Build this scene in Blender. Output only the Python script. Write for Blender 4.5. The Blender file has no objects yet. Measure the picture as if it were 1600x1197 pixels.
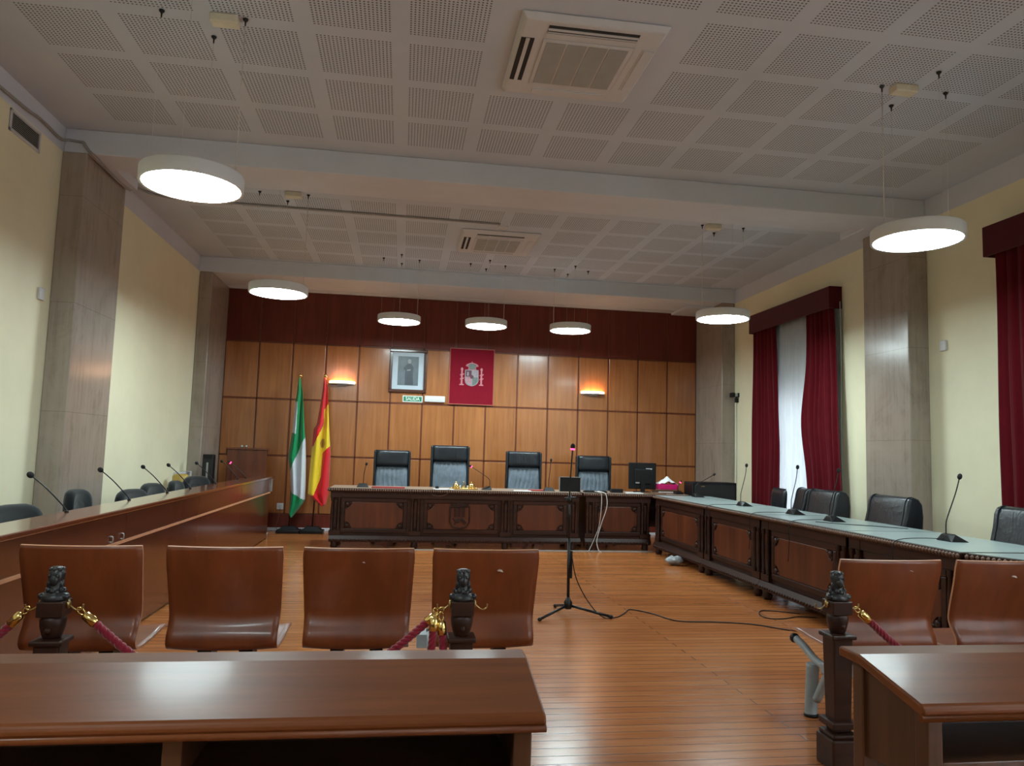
import bpy, bmesh, math, random
from mathutils import Vector, Matrix
random.seed(7)
PI = math.pi
S = bpy.context.scene
C = S.collection

# ------------------------------------------------------------ camera, world, exposure
cam_d = bpy.data.cameras.new('camera'); cam = bpy.data.objects.new('camera', cam_d); C.objects.link(cam)
cam_d.sensor_width = 36; cam_d.sensor_fit = 'HORIZONTAL'; cam_d.lens = 1161.3/1600*36
cam_d.clip_start = 0.05; cam_d.clip_end = 200
yaw, pitch, roll = 0.143723, 0.091850, 0.029024
Fv = Vector((math.sin(yaw)*math.cos(pitch), math.cos(yaw)*math.cos(pitch), math.sin(pitch)))
Rv = Vector((math.cos(yaw), -math.sin(yaw), 0)); Uv = Rv.cross(Fv)
R2 = math.cos(roll)*Rv + math.sin(roll)*Uv; U2 = -math.sin(roll)*Rv + math.cos(roll)*Uv
M = Matrix((R2, U2, -Fv)).transposed().to_4x4(); M.translation = Vector((0, 0, 1.32))
cam.matrix_world = M
S.camera = cam
S.view_settings.view_transform = 'Standard'; S.view_settings.look = 'None'
S.view_settings.gamma = 1; S.view_settings.use_curve_mapping = False
S.view_settings.exposure = 1.5
LAMP = 22.0        # radiance of the disc lamps
SCONCE = 11.0
w = bpy.data.worlds.new('world'); S.world = w; w.use_nodes = True
bg = w.node_tree.nodes['Background']; bg.inputs[0].default_value = (0.80, 0.90, 1.0, 1); bg.inputs[1].default_value = 2.6

# ------------------------------------------------------------ room numbers (metres)
LX, RX, BY, FY = -2.98, 5.15, 12.085, -3.2
ZC, ZB = 3.985, 3.77

# ------------------------------------------------------------ materials
class NT:
    def __init__(s, m):
        m.use_nodes = True; s.t = m.node_tree; s.n = s.t.nodes; s.l = s.t.links
        s.b = s.n['Principled BSDF']
    def node(s, typ, **kw):
        n = s.n.new(typ)
        for k, v in kw.items():
            if k.startswith('i_'):
                n.inputs[int(k[2:])].default_value = v
            else: setattr(n, k, v)
        return n
    def link(s, a, b): s.l.new(a, b)
    def math(s, op, a, b=None, c=None, clamp=False):
        n = s.n.new('ShaderNodeMath'); n.operation = op; n.use_clamp = clamp
        for i, v in enumerate((a, b, c)):
            if v is None: continue
            if isinstance(v, (int, float)): n.inputs[i].default_value = v
            else: s.l.new(v, n.inputs[i])
        return n.outputs[0]
    def ramp(s, fac, stops):
        r = s.n.new('ShaderNodeValToRGB'); e = r.color_ramp.elements
        while len(e) < len(stops): e.new(0.5)
        for q, (p, c) in zip(e, stops): q.position = p; q.color = (*c, 1)
        s.l.new(fac, r.inputs[0]); return r.outputs[0]
    def coords(s, scale=(1, 1, 1), rot=(0, 0, 0), world=False):
        mp = s.n.new('ShaderNodeMapping'); mp.inputs['Scale'].default_value = scale; mp.inputs['Rotation'].default_value = rot
        if world:
            g = s.n.new('ShaderNodeNewGeometry'); s.l.new(g.outputs['Position'], mp.inputs[0])
        else:
            g = s.n.new('ShaderNodeTexCoord'); s.l.new(g.outputs['Object'], mp.inputs[0])
        return mp.outputs[0]
    def noise(s, vec, scale=5, detail=4, rough=.6, dist=0):
        n = s.n.new('ShaderNodeTexNoise'); n.inputs['Scale'].default_value = scale
        n.inputs['Detail'].default_value = detail; n.inputs['Roughness'].default_value = rough
        n.inputs['Distortion'].default_value = dist
        s.l.new(vec, n.inputs['Vector']); return n.outputs[0]
    def bump(s, h, strength=.2, dist=.01):
        b = s.n.new('ShaderNodeBump'); b.inputs['Strength'].default_value = strength; b.inputs['Distance'].default_value = dist
        s.l.new(h, b.inputs['Height']); s.l.new(b.outputs[0], s.b.inputs['Normal'])

def lin(r, g, b):
    f = lambda c: (c/255/12.92) if c/255 <= .04045 else ((c/255+.055)/1.055)**2.4
    return (f(r), f(g), f(b))
def shade(c, k): return tuple(min(1, x*k) for x in c)

def plain(name, col, rough=.5, metal=0, var=.12, nscale=8, spec=.5, bump=0, coat=0):
    m = bpy.data.materials.new(name); t = NT(m)
    f = t.noise(t.coords(), nscale, 4)
    t.link(t.ramp(f, [(.3, shade(col, 1-var)), (.7, shade(col, 1+var))]), t.b.inputs['Base Color'])
    t.b.inputs['Roughness'].default_value = rough; t.b.inputs['Metallic'].default_value = metal
    t.b.inputs['Specular IOR Level'].default_value = spec
    t.b.inputs['Coat Weight'].default_value = coat; t.b.inputs['Coat Roughness'].default_value = .15
    if bump: t.bump(f, bump, .004)
    return m
def wood(name, c1, c2, rough=.3, axis='Z', scale=14, world=False, coat=0, bumpk=.05, spec=.5):
    """grain lines run along the given axis"""
    m = bpy.data.materials.new(name); t = NT(m)
    sc = {'X': (.06, 1, 1), 'Y': (1, .06, 1), 'Z': (1, 1, .06)}[axis]
    v = t.coords(sc, world=world)
    f = t.noise(v, scale, 6, .65, .4)
    g = t.noise(t.coords((1, 1, 1), world=world), 1.3, 2)
    h = t.math('ADD', t.math('MULTIPLY', f, .7), t.math('MULTIPLY', g, .3))
    t.link(t.ramp(h, [(.32, c2), (.66, c1)]), t.b.inputs['Base Color'])
    t.b.inputs['Roughness'].default_value = rough; t.b.inputs['Specular IOR Level'].default_value = spec
    t.b.inputs['Coat Weight'].default_value = coat; t.b.inputs['Coat Roughness'].default_value = .12
    t.bump(f, bumpk, .003)
    return m
def emis(name, col, k):
    m = bpy.data.materials.new(name); t = NT(m)
    t.b.inputs['Base Color'].default_value = (*col, 1)
    t.b.inputs['Emission Color'].default_value = (*col, 1); t.b.inputs['Emission Strength'].default_value = k
    return m

# floor: narrow boards running across the room
def floor_mat():
    m = bpy.data.materials.new('floorboards'); t = NT(m)
    v = t.coords(world=True)
    br = t.node('ShaderNodeTexBrick', offset=.37, squash=1)
    br.inputs['Scale'].default_value = 1; br.inputs['Brick Width'].default_value = 3.1; br.inputs['Row Height'].default_value = .085
    br.inputs['Mortar Size'].default_value = .0035; br.inputs['Mortar Smooth'].default_value = .3; br.inputs['Bias'].default_value = 0
    br.inputs['Color1'].default_value = (1, 1, 1, 1); br.inputs['Color2'].default_value = (.35, .35, .35, 1); br.inputs['Mortar'].default_value = (.5, .5, .5, 1)
    t.link(v, br.inputs['Vector'])
    grain = t.noise(t.coords((.08, 1.2, 1), world=True), 26, 6, .7, .3)
    blot = t.noise(t.coords((1, 1, 1), world=True), .9, 3)
    sep = t.node('ShaderNodeSeparateColor'); t.link(br.outputs['Color'], sep.inputs[0])
    k = t.math('ADD', t.math('ADD', t.math('ADD', t.math('MULTIPLY', sep.outputs[0], .2), .07), t.math('MULTIPLY', grain, .46)), t.math('MULTIPLY', blot, .25))
    col = t.ramp(k, [(.22, lin(108, 53, 27)), (.5, lin(160, 93, 48)), (.8, lin(190, 126, 75))])
    mix = t.node('ShaderNodeMixRGB', blend_type='MULTIPLY'); mix.inputs[0].default_value = 1
    t.link(col, mix.inputs[1])
    t.link(t.ramp(br.outputs['Fac'], [(0, (1, 1, 1)), (1, (.22, .15, .12))]), mix.inputs[2])
    t.link(mix.outputs[0], t.b.inputs['Base Color'])
    rr = t.math('ADD', t.math('MULTIPLY', grain, .14), .15)
    t.link(rr, t.b.inputs['Roughness'])
    t.b.inputs['Specular IOR Level'].default_value = .5
    hh = t.math('ADD', t.math('SUBTRACT', t.math('MULTIPLY', grain, .25), t.math('MULTIPLY', br.outputs['Fac'], 1.0)),
                t.math('MULTIPLY', t.noise(t.coords((.6, 1, 1), world=True), 14, 2), .7))
    t.bump(hh, .16, .006)
    return m
def ceiling_mat():
    m = bpy.data.materials.new('perforated_plasterboard'); t = NT(m)
    g = t.node('ShaderNodeNewGeometry'); sp = t.node('ShaderNodeSeparateXYZ'); t.link(g.outputs['Position'], sp.inputs[0])
    X, Y = sp.outputs[0], sp.outputs[1]
    ux = t.math('MODULO', t.math('ADD', X, 2.492+6.06), .606)
    uyn = t.math('MODULO', t.math('ADD', Y, -5.93+12.0+.02), .602)     # near bay
    uyf = t.math('MODULO', t.math('ADD', Y, -8.03+12.0), .600)         # far bay
    far = t.math('GREATER_THAN', Y, 7.0)
    uy = t.math('ADD', t.math('MULTIPLY', uyf, far), t.math('MULTIPLY', uyn, t.math('SUBTRACT', 1, far)))
    inx = t.math('MULTIPLY', t.math('LESS_THAN', ux, .497), t.math('LESS_THAN', uy, .49))
    rng = lambda v, a, b: t.math('MULTIPLY', t.math('GREATER_THAN', v, a), t.math('LESS_THAN', v, b))
    inx = t.math('MULTIPLY', inx, rng(X, -2.52, 4.77))
    near = rng(Y, -3.0, 6.43); fr = rng(Y, 8.0, 10.96)
    inx = t.math('MULTIPLY', inx, t.math('MAXIMUM', near, fr))
    ac1 = t.math('MULTIPLY', rng(X, .50, 1.70), rng(Y, 4.08, 5.28))
    ac2 = t.math('MULTIPLY', rng(X, .50, 1.70), rng(Y, 8.6, 9.80))
    inx = t.math('MULTIPLY', inx, t.math('SUBTRACT', 1, t.math('MAXIMUM', ac1, ac2)))
    p = .0249
    dx = t.math('SUBTRACT', t.math('MODULO', ux, p), p/2); dy = t.math('SUBTRACT', t.math('MODULO', uy, p), p/2)
    d = t.math('SQRT', t.math('ADD', t.math('MULTIPLY', dx, dx), t.math('MULTIPLY', dy, dy)))
    hole = t.math('MULTIPLY', t.math('LESS_THAN', d, .0064), inx)
    n = t.noise(t.coords(world=True), 1.2, 3)
    base = t.ramp(n, [(.3, (.53, .57, .64)), (.7, (.59, .63, .70))])
    mix = t.node('ShaderNodeMixRGB'); t.link(hole, mix.inputs[0]); t.link(base, mix.inputs[1]); mix.inputs[2].default_value = (.13, .13, .14, 1)
    t.link(mix.outputs[0], t.b.inputs['Base Color']); t.b.inputs['Roughness'].default_value = .9
    t.b.inputs['Specular IOR Level'].default_value = .2
    return m
def stone_mat(name, c1, c2, rough=.22):
    m = bpy.data.materials.new(name); t = NT(m)
    v = t.coords((1, 1, .7), world=True)
    a = t.noise(v, 2.2, 6, .7, 1.2)
    b = t.noise(t.coords((6, 6, .35), world=True), 3, 5, .7)
    k = t.math('ADD', t.math('MULTIPLY', a, .55), t.math('MULTIPLY', b, .45))
    col = t.ramp(k, [(.3, c2), (.5, c1), (.72, shade(c1, 1.15))])
    sp = t.node('ShaderNodeSeparateXYZ'); g = t.node('ShaderNodeNewGeometry'); t.link(g.outputs['Position'], sp.inputs[0])
    z = t.math('MODULO', t.math('ADD', sp.outputs[2], .30), .92)
    j = t.math('LESS_THAN', z, .007)
    mix = t.node('ShaderNodeMixRGB', blend_type='MULTIPLY'); t.link(t.math('MULTIPLY', j, .3), mix.inputs[0]); t.link(col, mix.inputs[1]); mix.inputs[2].default_value = (.35, .3, .27, 1)
    t.link(mix.outputs[0], t.b.inputs['Base Color'])
    t.b.inputs['Roughness'].default_value = rough
    t.bump(b, .03, .002)
    return m
def leather_mat(name, col, rough=.33, folds=0, fscale=30):
    m = bpy.data.materials.new(name); t = NT(m)
    v = t.coords()
    n1 = t.noise(v, 160, 3); n2 = t.noise(v, 7, 4, .6, .6)
    t.link(t.ramp(n2, [(.3, shade(col, .75)), (.75, shade(col, 1.3))]), t.b.inputs['Base Color'])
    t.b.inputs['Roughness'].default_value = rough
    h = t.math('ADD', t.math('MULTIPLY', n1, .12), t.math('MULTIPLY', n2, .9))
    if folds:
        wv = t.noise(t.coords((1.0, 1.0, .12)), fscale, 2, .5, 1.0)
        h = t.math('ADD', h, t.math('MULTIPLY', wv, folds))
    t.bump(h, .55, .012)
    return m
def fabric_mat(name, col, rough=.9, var=.2, sheen=.3, scale=60):
    m = bpy.data.materials.new(name); t = NT(m)
    n = t.noise(t.coords((1, 1, .2)), scale, 3); n2 = t.noise(t.coords(), 3, 3)
    k = t.math('ADD', t.math('MULTIPLY', n, .5), t.math('MULTIPLY', n2, .5))
    t.link(t.ramp(k, [(.3, shade(col, 1-var)), (.7, shade(col, 1+var))]), t.b.inputs['Base Color'])
    t.b.inputs['Roughness'].default_value = rough; t.b.inputs['Sheen Weight'].default_value = sheen
    t.b.inputs['Specular IOR Level'].default_value = .15
    t.bump(n, .15, .002)
    return m

m_floor = floor_mat(); m_ceil = ceiling_mat()
m_white = plain('white_plaster', (.62, .64, .70), .85, var=.04, nscale=2)
m_yellow = plain('yellow_wall_paint', (.84, .79, .57), .62, var=.05, nscale=1.6, spec=.4)
m_stone = stone_mat('polished_marble', (.33, .275, .23), (.21, .168, .13), .2)
m_panel = wood('honey_veneer', lin(180, 116, 68), lin(146, 88, 46), .27, 'Z', 16, coat=.25)
m_panel_d = wood('dark_mahogany_veneer', lin(116, 50, 36), lin(86, 34, 25), .4, 'Z', 16, spec=.3)
m_groove = wood('panel_strip_wood', lin(122, 62, 36), lin(96, 44, 26), .4, 'Z', 20)
m_carved = wood('dark_carved_walnut', lin(66, 35, 25), lin(32, 16, 11), .46, 'X', 18, spec=.35)
m_bpanel = wood('burl_panel_wood', lin(112, 58, 33), lin(62, 30, 18), .38, 'Z', 9)
m_topgrey = plain('grey_green_desk_leather', lin(150, 165, 164), .30, var=.05, nscale=5)
m_topbrown = plain('beige_leather_top', lin(150, 128, 112), .32, var=.08, nscale=6)
m_desk = wood('red_brown_veneer', lin(104, 50, 28), lin(74, 33, 20), .22, 'Z', 12, coat=.5)
m_deskx = wood('red_brown_veneer_long', lin(118, 60, 32), lin(86, 40, 22), .14, 'Y', 12, coat=.7)
m_pewtop = wood('varnished_pew_wood', lin(120, 66, 34), lin(86, 45, 23), .38, 'X', 12, coat=.06, spec=.18)
m_pew = wood('varnished_pew_frame', lin(84, 50, 30), lin(54, 31, 19), .36, 'Z', 14, coat=.3)
m_ply = wood('cherry_plywood', lin(134, 68, 34), lin(102, 48, 24), .40, 'Z', 9, coat=.12)
m_plyedge = plain('plywood_edge', lin(196, 140, 104), .5)
m_black = plain('black_plastic', (.006, .006, .007), .45, spec=.3)
m_blackm = plain('black_metal', (.008, .008, .009), .35, metal=.2)
m_foam = plain('black_foam', (.01, .01, .011), .9, nscale=60, bump=.4)
m_leather = leather_mat('black_leather', (.008, .012, .017), .34, .5, 22)
m_leather_lo = leather_mat('lamp_sheen_leather_pad', (.14, .175, .215), .45, 2.4, 26)  # lamp reflections on the lower pads painted in as lighter grey-blue leather
m_fab_black = fabric_mat('black_upholstery', (.008, .010, .013), .8, sheen=.25)
m_gold = plain('polished_brass', (.80, .58, .22), .2, metal=1, var=.06)
m_brass = plain('old_brass', (.42, .30, .13), .35, metal=1)
m_chrome = plain('brushed_aluminium', (.42, .44, .46), .35, metal=.7)
m_greyleg = plain('light_grey_enamel', lin(150, 158, 162), .35)
m_rope = fabric_mat('burgundy_rope', lin(132, 14, 40), .7, sheen=.5)
m_velvet = fabric_mat('burgundy_velvet', lin(88, 5, 18), .85, var=.15, sheen=.06, scale=30)
m_valance = fabric_mat('burgundy_valance_cloth', lin(78, 10, 22), .85, var=.1, sheen=.2)
m_paper = plain('white_paper', (.8, .81, .83), .8, var=.03)
m_pink = plain('pink_plastic', lin(230, 40, 130), .4)
m_green = fabric_mat('green_flag_cloth', lin(10, 140, 84), .7, var=.12)
m_wflag = fabric_mat('white_flag_cloth', lin(205, 212, 222), .7, var=.06)
m_redflag = fabric_mat('red_flag_cloth', lin(214, 26, 36), .7, var=.12)
m_yelflag = fabric_mat('yellow_flag_cloth', lin(238, 206, 50), .7, var=.1)
m_tap = fabric_mat('crimson_tapestry', lin(128, 14, 36), .9, var=.12, sheen=.3)
m_frame = wood('portrait_frame_wood', lin(86, 44, 30), lin(58, 28, 20), .3, 'X', 20, coat=.4)
m_lampbody = plain('white_lamp_metal', (.72, .74, .75), .45, var=.02)
m_acw = plain('ivory_plastic', (.60, .60, .62), .5, var=.03)
m_acg = plain('grey_filter_grille', (.36, .37, .36), .7, var=.05)
m_dark = plain('dark_slot', (.02, .02, .02), .8)
m_vent = plain('grey_vent_metal', (.36, .37, .37), .5, metal=.2)
m_conduit = plain('grey_conduit_plastic', (.30, .29, .28), .6)
m_disc = emis('lamp_diffuser', (.80, .98, 1.0), LAMP)
m_sconce = emis('sconce_glow', (1.0, .56, .27), SCONCE)
m_redled = emis('red_led', (1.0, .03, .12), 2.5)
m_sign = plain('exit_green', lin(20, 130, 92), .4, var=.05)
m_signw = plain('exit_white', (.75, .82, .78), .4, var=.02)
m_gemb = plain('silver_embroidery', lin(150, 140, 146), .6, var=.15, nscale=30)
m_gemb2 = plain('pink_embroidery', lin(196, 120, 130), .6, var=.15, nscale=30)
m_grnemb = plain('green_grey_embroidery', lin(104, 116, 112), .7, var=.2, nscale=40)
m_cable = plain('white_cable', (.62, .60, .58), .5)
m_redbook = plain('red_folder', lin(150, 30, 36), .6)
m_brownbook = plain('brown_folder', lin(120, 86, 62), .6)
m_sheer = bpy.data.materials.new('sheer_curtain'); _t = NT(m_sheer)
_tr = _t.node('ShaderNodeBsdfTranslucent'); _tr.inputs[0].default_value = (.86, .88, .90, 1)
_di = _t.node('ShaderNodeBsdfDiffuse'); _t.link(_t.ramp(_t.noise(_t.coords((1, 1, .1)), 40, 2), [(.3, (.50, .50, .48)), (.7, (.62, .62, .60))]), _di.inputs[0])
_mx = _t.node('ShaderNodeMixShader'); _mx.inputs[0].default_value = .5
_t.link(_di.outputs[0], _mx.inputs[1]); _t.link(_tr.outputs[0], _mx.inputs[2]); _t.link(_mx.outputs[0], _t.n['Material Output'].inputs[0])
m_glass = bpy.data.materials.new('window_glass'); _t = NT(m_glass)
_t.b.inputs['Transmission Weight'].default_value = 1; _t.b.inputs['Roughness'].default_value = .0; _t.b.inputs['IOR'].default_value = 1.02

# ------------------------------------------------------------ mesh helpers
def B(): return bmesh.new()
def box(bm, x0, x1, y0, y1, z0, z1, mi=0):
    vs = [bm.verts.new((x, y, z)) for x in (x0, x1) for y in (y0, y1) for z in (z0, z1)]
    for f in ((0, 1, 3, 2), (4, 6, 7, 5), (0, 4, 5, 1), (2, 3, 7, 6), (0, 2, 6, 4), (1, 5, 7, 3)):
        fc = bm.faces.new([vs[i] for i in f]); fc.material_index = mi
    return vs
def hexa(bm, pts, mi=0):
    """8 points: bottom 4 then top 4, in loop order"""
    v = [bm.verts.new(p) for p in pts]
    for f in ((3, 2, 1, 0), (4, 5, 6, 7), (0, 1, 5, 4), (1, 2, 6, 5), (2, 3, 7, 6), (3, 0, 4, 7)):
        fc = bm.faces.new([v[i] for i in f]); fc.material_index = mi
def prism(bm, pts, axis, a0, a1, mi=0):
    """extrude a 2D polygon along an axis; pts in the other two axes in order"""
    def P(p, a):
        return {'X': (a, p[0], p[1]), 'Y': (p[0], a, p[1]), 'Z': (p[0], p[1], a)}[axis]
    A = [bm.verts.new(P(p, a0)) for p in pts]; Bv = [bm.verts.new(P(p, a1)) for p in pts]
    n = len(pts)
    fs = [bm.faces.new(A[::-1]), bm.faces.new(Bv)]
    for i in range(n): fs.append(bm.faces.new((A[i], A[(i+1) % n], Bv[(i+1) % n], Bv[i])))
    for f in fs: f.material_index = mi
def lathe(bm, prof, cx=0, cy=0, n=24, mi=0, cap=True, sx=1, sy=1):
    rings = []
    for r, z in prof:
        rings.append([bm.verts.new((cx+sx*r*math.cos(2*PI*i/n), cy+sy*r*math.sin(2*PI*i/n), z)) for i in range(n)])
    for a, b in zip(rings, rings[1:]):
        for i in range(n):
            f = bm.faces.new((a[i], a[(i+1) % n], b[(i+1) % n], b[i])); f.smooth = True; f.material_index = mi
    if cap:
        for rg in (rings[0][::-1], rings[-1]):
            f = bm.faces.new(rg); f.material_index = mi
def smooth_path(pts, k=6):
    pts = [Vector(p) for p in pts]
    if len(pts) < 3: return pts
    out = []
    for i in range(len(pts)-1):
        p0 = pts[max(i-1, 0)]; p1 = pts[i]; p2 = pts[i+1]; p3 = pts[min(i+2, len(pts)-1)]
        for j in range(k):
            t = j/k
            out.append(.5*((2*p1)+(-p0+p2)*t+(2*p0-5*p1+4*p2-p3)*t*t+(-p0+3*p1-3*p2+p3)*t**3))
    out.append(pts[-1]); return out
def tube(bm, pts, r, n=8, smooth=True, k=6, mi=0, sx=1):
    P = smooth_path(pts, k) if smooth else [Vector(p) for p in pts]
    rings = []; up = Vector((0, 0, 1)); prev = None
    for i, p in enumerate(P):
        d = (P[min(i+1, len(P)-1)]-P[max(i-1, 0)]).normalized()
        if prev is None:
            a = up if abs(d.z) < .95 else Vector((1, 0, 0))
            u = d.cross(a).normalized()
        else:
            u = (prev-d*prev.dot(d)).normalized()
        prev = u; v = d.cross(u)
        rr = r[min(i, len(r)-1)] if isinstance(r, (list, tuple)) else r
        rings.append([bm.verts.new(p+u*rr*sx*math.cos(2*PI*j/n)+v*rr*math.sin(2*PI*j/n)) for j in range(n)])
    for a, b in zip(rings, rings[1:]):
        for j in range(n):
            f = bm.faces.new((a[j], a[(j+1) % n], b[(j+1) % n], b[j])); f.smooth = True; f.material_index = mi
    for rg in (rings[0][::-1], rings[-1]): bm.faces.new(rg).material_index = mi
def ball(bm, c, r, sx=1, sy=1, sz=1, mi=0, n=12):
    g = bmesh.ops.create_uvsphere(bm, u_segments=n*2, v_segments=n, radius=r)
    for v in g['verts']:
        v.co = Vector((v.co.x*sx+c[0], v.co.y*sy+c[1], v.co.z*sz+c[2]))
        for f in v.link_faces: f.smooth = True; f.material_index = mi
def rbox(bm, x0, x1, y0, y1, z0, z1, r=.03, seg=4, mi=0):
    vs = box(bm, x0, x1, y0, y1, z0, z1, mi)
    es = set(e for v in vs for e in v.link_edges)
    res = bmesh.ops.bevel(bm, geom=list(es), offset=r, segments=seg, affect='EDGES', profile=.5)
    for f in res['faces']: f.smooth = True; f.material_index = mi
def grid_sheet(bm, fn, nu, nv, matfn=None, closed=False):
    V = [[bm.verts.new(fn(i/nu, j/nv)) for j in range(nv+1)] for i in range(nu+1)]
    for i in range(nu):
        for j in range(nv):
            f = bm.faces.new((V[i][j], V[i+1][j], V[i+1][j+1], V[i][j+1])); f.smooth = True
            if matfn: f.material_index = matfn((i+.5)/nu, (j+.5)/nv)
    return V
def obj(name, bm, mats, parent=None, bevel=0, solid=0, loc=None, label=None):
    bmesh.ops.recalc_face_normals(bm, faces=bm.faces[:])
    me = bpy.data.meshes.new(name); bm.to_mesh(me); bm.free()
    for m in (mats if isinstance(mats, (list, tuple)) else [mats]): me.materials.append(m)
    o = bpy.data.objects.new(name, me); C.objects.link(o)
    if parent: o.parent = parent
    if loc: o.location = loc
    if solid:
        s = o.modifiers.new('solid', 'SOLIDIFY'); s.thickness = solid; s.offset = 0
    if bevel:
        b = o.modifiers.new('bevel', 'BEVEL'); b.width = bevel; b.segments = 2; b.limit_method = 'ANGLE'; b.angle_limit = math.radians(40)
    if label: o['label'] = label
    return o
def struct(name, bm, mats, parent=None, **k):
    o = obj(name, bm, mats, parent, **k)
    if not parent: o['kind'] = 'structure'
    return o
def thing(name, label, cat, loc=(0, 0, 0), rotz=0, group=None):
    o = bpy.data.objects.new(name, None); C.objects.link(o); o.empty_display_size = .1
    o.location = loc; o.rotation_euler = (0, 0, rotz); o['label'] = label; o['category'] = cat
    if group: o['group'] = group
    return o
def tag(o, label, cat, group=None):
    o['label'] = label; o['category'] = cat
    if group: o['group'] = group
    return o
def dup(root, loc, rotz=0, label=None, group=None):
    r = root.copy(); C.objects.link(r); r.location = loc; r.rotation_euler = (0, 0, rotz)
    if label: r['label'] = label
    if group: r['group'] = group
    for ch in list(root.children):
        c = ch.copy(); C.objects.link(c); c.parent = r
        for g in ch.children:
            d = g.copy(); C.objects.link(d); d.parent = c
    return r

# ============================================================ SETTING
b = B(); box(b, LX-.2, RX+.3, FY-.2, BY+.2, -.1, 0); struct('floor', b, m_floor)
b = B(); box(b, LX-.2, RX+.3, FY-.2, BY+.2, ZC, ZC+.1); struct('ceiling', b, m_ceil)
b = B(); box(b, LX-.2, LX, FY, BY, 0, ZB); struct('wall_left', b, m_yellow)
b = B(); box(b, LX-.2, LX, FY, BY, ZB, ZC); struct('trim_1', b, m_white)
b = B(); box(b, LX-.2, RX+.3, FY-.2, FY, 0, ZC); struct('wall_front', b, m_yellow)
# right wall: two window openings, then two unseen ones added for fill light
wins = [(8.36, 9.86), (3.95, 5.50), (-.40, 1.30), (-2.9, -1.4)]
WZ0, WZ1 = .35, 3.12
b = B()
ys = [FY] + [v for w_ in sorted(wins) for v in w_] + [BY]
for y0, y1 in zip(ys[::2], ys[1::2]): box(b, RX, RX+.3, y0, y1, 0, ZB)
for y0, y1 in wins:
    box(b, RX, RX+.3, y0, y1, 0, WZ0); box(b, RX, RX+.3, y0, y1, WZ1, ZB)
struct('wall_right', b, m_yellow)
b = B(); box(b, RX, RX+.3, FY, BY, ZB, ZC); struct('trim_2', b, m_white)
# beams with stepped mouldings
b = B()
box(b, LX, RX, 6.68, 7.06, ZB, ZC); box(b, LX, RX, 7.06, 7.50, ZB+.085, ZC)
box(b, LX, LX+.30, 7.06, 7.58, ZB, ZC); box(b, RX-.42, RX, 7.06, 7.50, ZB, ZC)
struct('trim_3', b, m_white, bevel=.008)
b = B()
box(b, LX, RX, 11.02, BY, ZB, ZC); box(b, -2.80, 4.93, 11.90, BY, ZB-.012, ZB+.0); box(b, 4.47, 4.93, 11.35, BY, ZB-.045, ZB)
box(b, LX, RX, 11.008, 11.02, ZC-.03, ZC)
struct('trim_4', b, m_white, bevel=.006)
b = B(); box(b, LX, RX, 2.35, 3.10, ZB, ZC); struct('trim_5', b, m_white)
# stone pillars
def pillar(n, x0, x1, y0, y1):
    b = B(); box(b, x0, x1, y0, y1, 0, ZB); struct(n, b, m_stone, bevel=.012)
pillar('trim_6', LX, LX+.20, 6.655, 7.565)
pillar('trim_7', RX-.22, RX, 6.66, 7.385)
pillar('trim_8', LX, -2.80, 11.04, BY)
pillar('trim_9', 4.93, RX, 11.04, BY)
# panelled back wall: backing with raised panels
PX = [-2.80+.515*i for i in range(16)]
PZ = [.0, .25, 1.15, 2.035, 2.93, 3.76]
b = B(); box(b, LX-.2, RX+.3, BY, BY+.2, 0, ZC)
wb = struct('wall_back', b, m_groove)
b = B(); bd = B()
for i in range(15):
    for j in range(1, 5):
        t = bd if j == 4 else b
        box(t, PX[i]+.012, PX[i+1]-.012, BY-.022, BY+.01, PZ[j]+.013, PZ[j+1]-.013)
obj('wall_panel', b, m_panel, wb, bevel=.006, label='honey brown veneer panels of the three lower rows')
obj('wall_panel', bd, m_panel_d, wb, bevel=.004, label='dark reddish veneer panels of the top row')
b = B()
for x in PX: box(b, x-.010, x+.010, BY-.012, BY+.005, .25, 3.76)
for z in PZ[1:5]: box(b, -2.80, 4.925, BY-.012, BY+.005, z-.011, z+.011)
obj('panel_strip', b, m_groove, wb)
b = B(); box(b, -2.80, 4.93, BY-.03, BY, .045, .25); struct('baseboard_back', b, m_panel_d, bevel=.004)
b = B(); box(b, -2.80, 4.93, BY-.04, BY, 0, .045); struct('trim_10', b, m_white, bevel=.004)
# pale strip let into the floor in front of the judges bench
b = B(); hexa(b, [(-.6, 9.93, 0), (3.47, 9.99, 0), (3.47, 10.045, 0), (-.6, 9.985, 0), (-.6, 9.93, .008), (3.47, 9.99, .008), (3.47, 10.045, .008), (-.6, 9.985, .008)])
struct('trim_11', b, plain('pale_metal_strip', (.62, .63, .64), .4, metal=.3))
# windows: frame, glass, half lowered roller shutter
for k, (y0, y1) in enumerate(wins):
    b = B()
    box(b, RX+.16, RX+.22, y0, y0+.07, WZ0, WZ1); box(b, RX+.16, RX+.22, y1-.07, y1, WZ0, WZ1)
    box(b, RX+.16, RX+.22, y0, y1, WZ0, WZ0+.07); box(b, RX+.16, RX+.22, y0, y1, WZ1-.07, WZ1)
    box(b, RX+.16, RX+.22, (y0+y1)/2-.04, (y0+y1)/2+.04, WZ0, WZ1)
    wo = struct('window_%d' % (k+1), b, m_lampbody, bevel=.004)
    b = B(); box(b, RX+.185, RX+.195, y0+.05, y1-.05, WZ0+.05, WZ1-.05); obj('window_glass', b, m_glass, wo)
    b = B()
    z = WZ1-.02
    zb = 2.2 if k < 2 else 2.95
    while z > zb:
        box(b, RX+.24, RX+.262, y0+.01, y1-.01, z-.048, z); z -= .052
    obj('roller_shutter', b, plain('shutter_slats', (.30, .30, .28), .6), wo)

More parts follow.
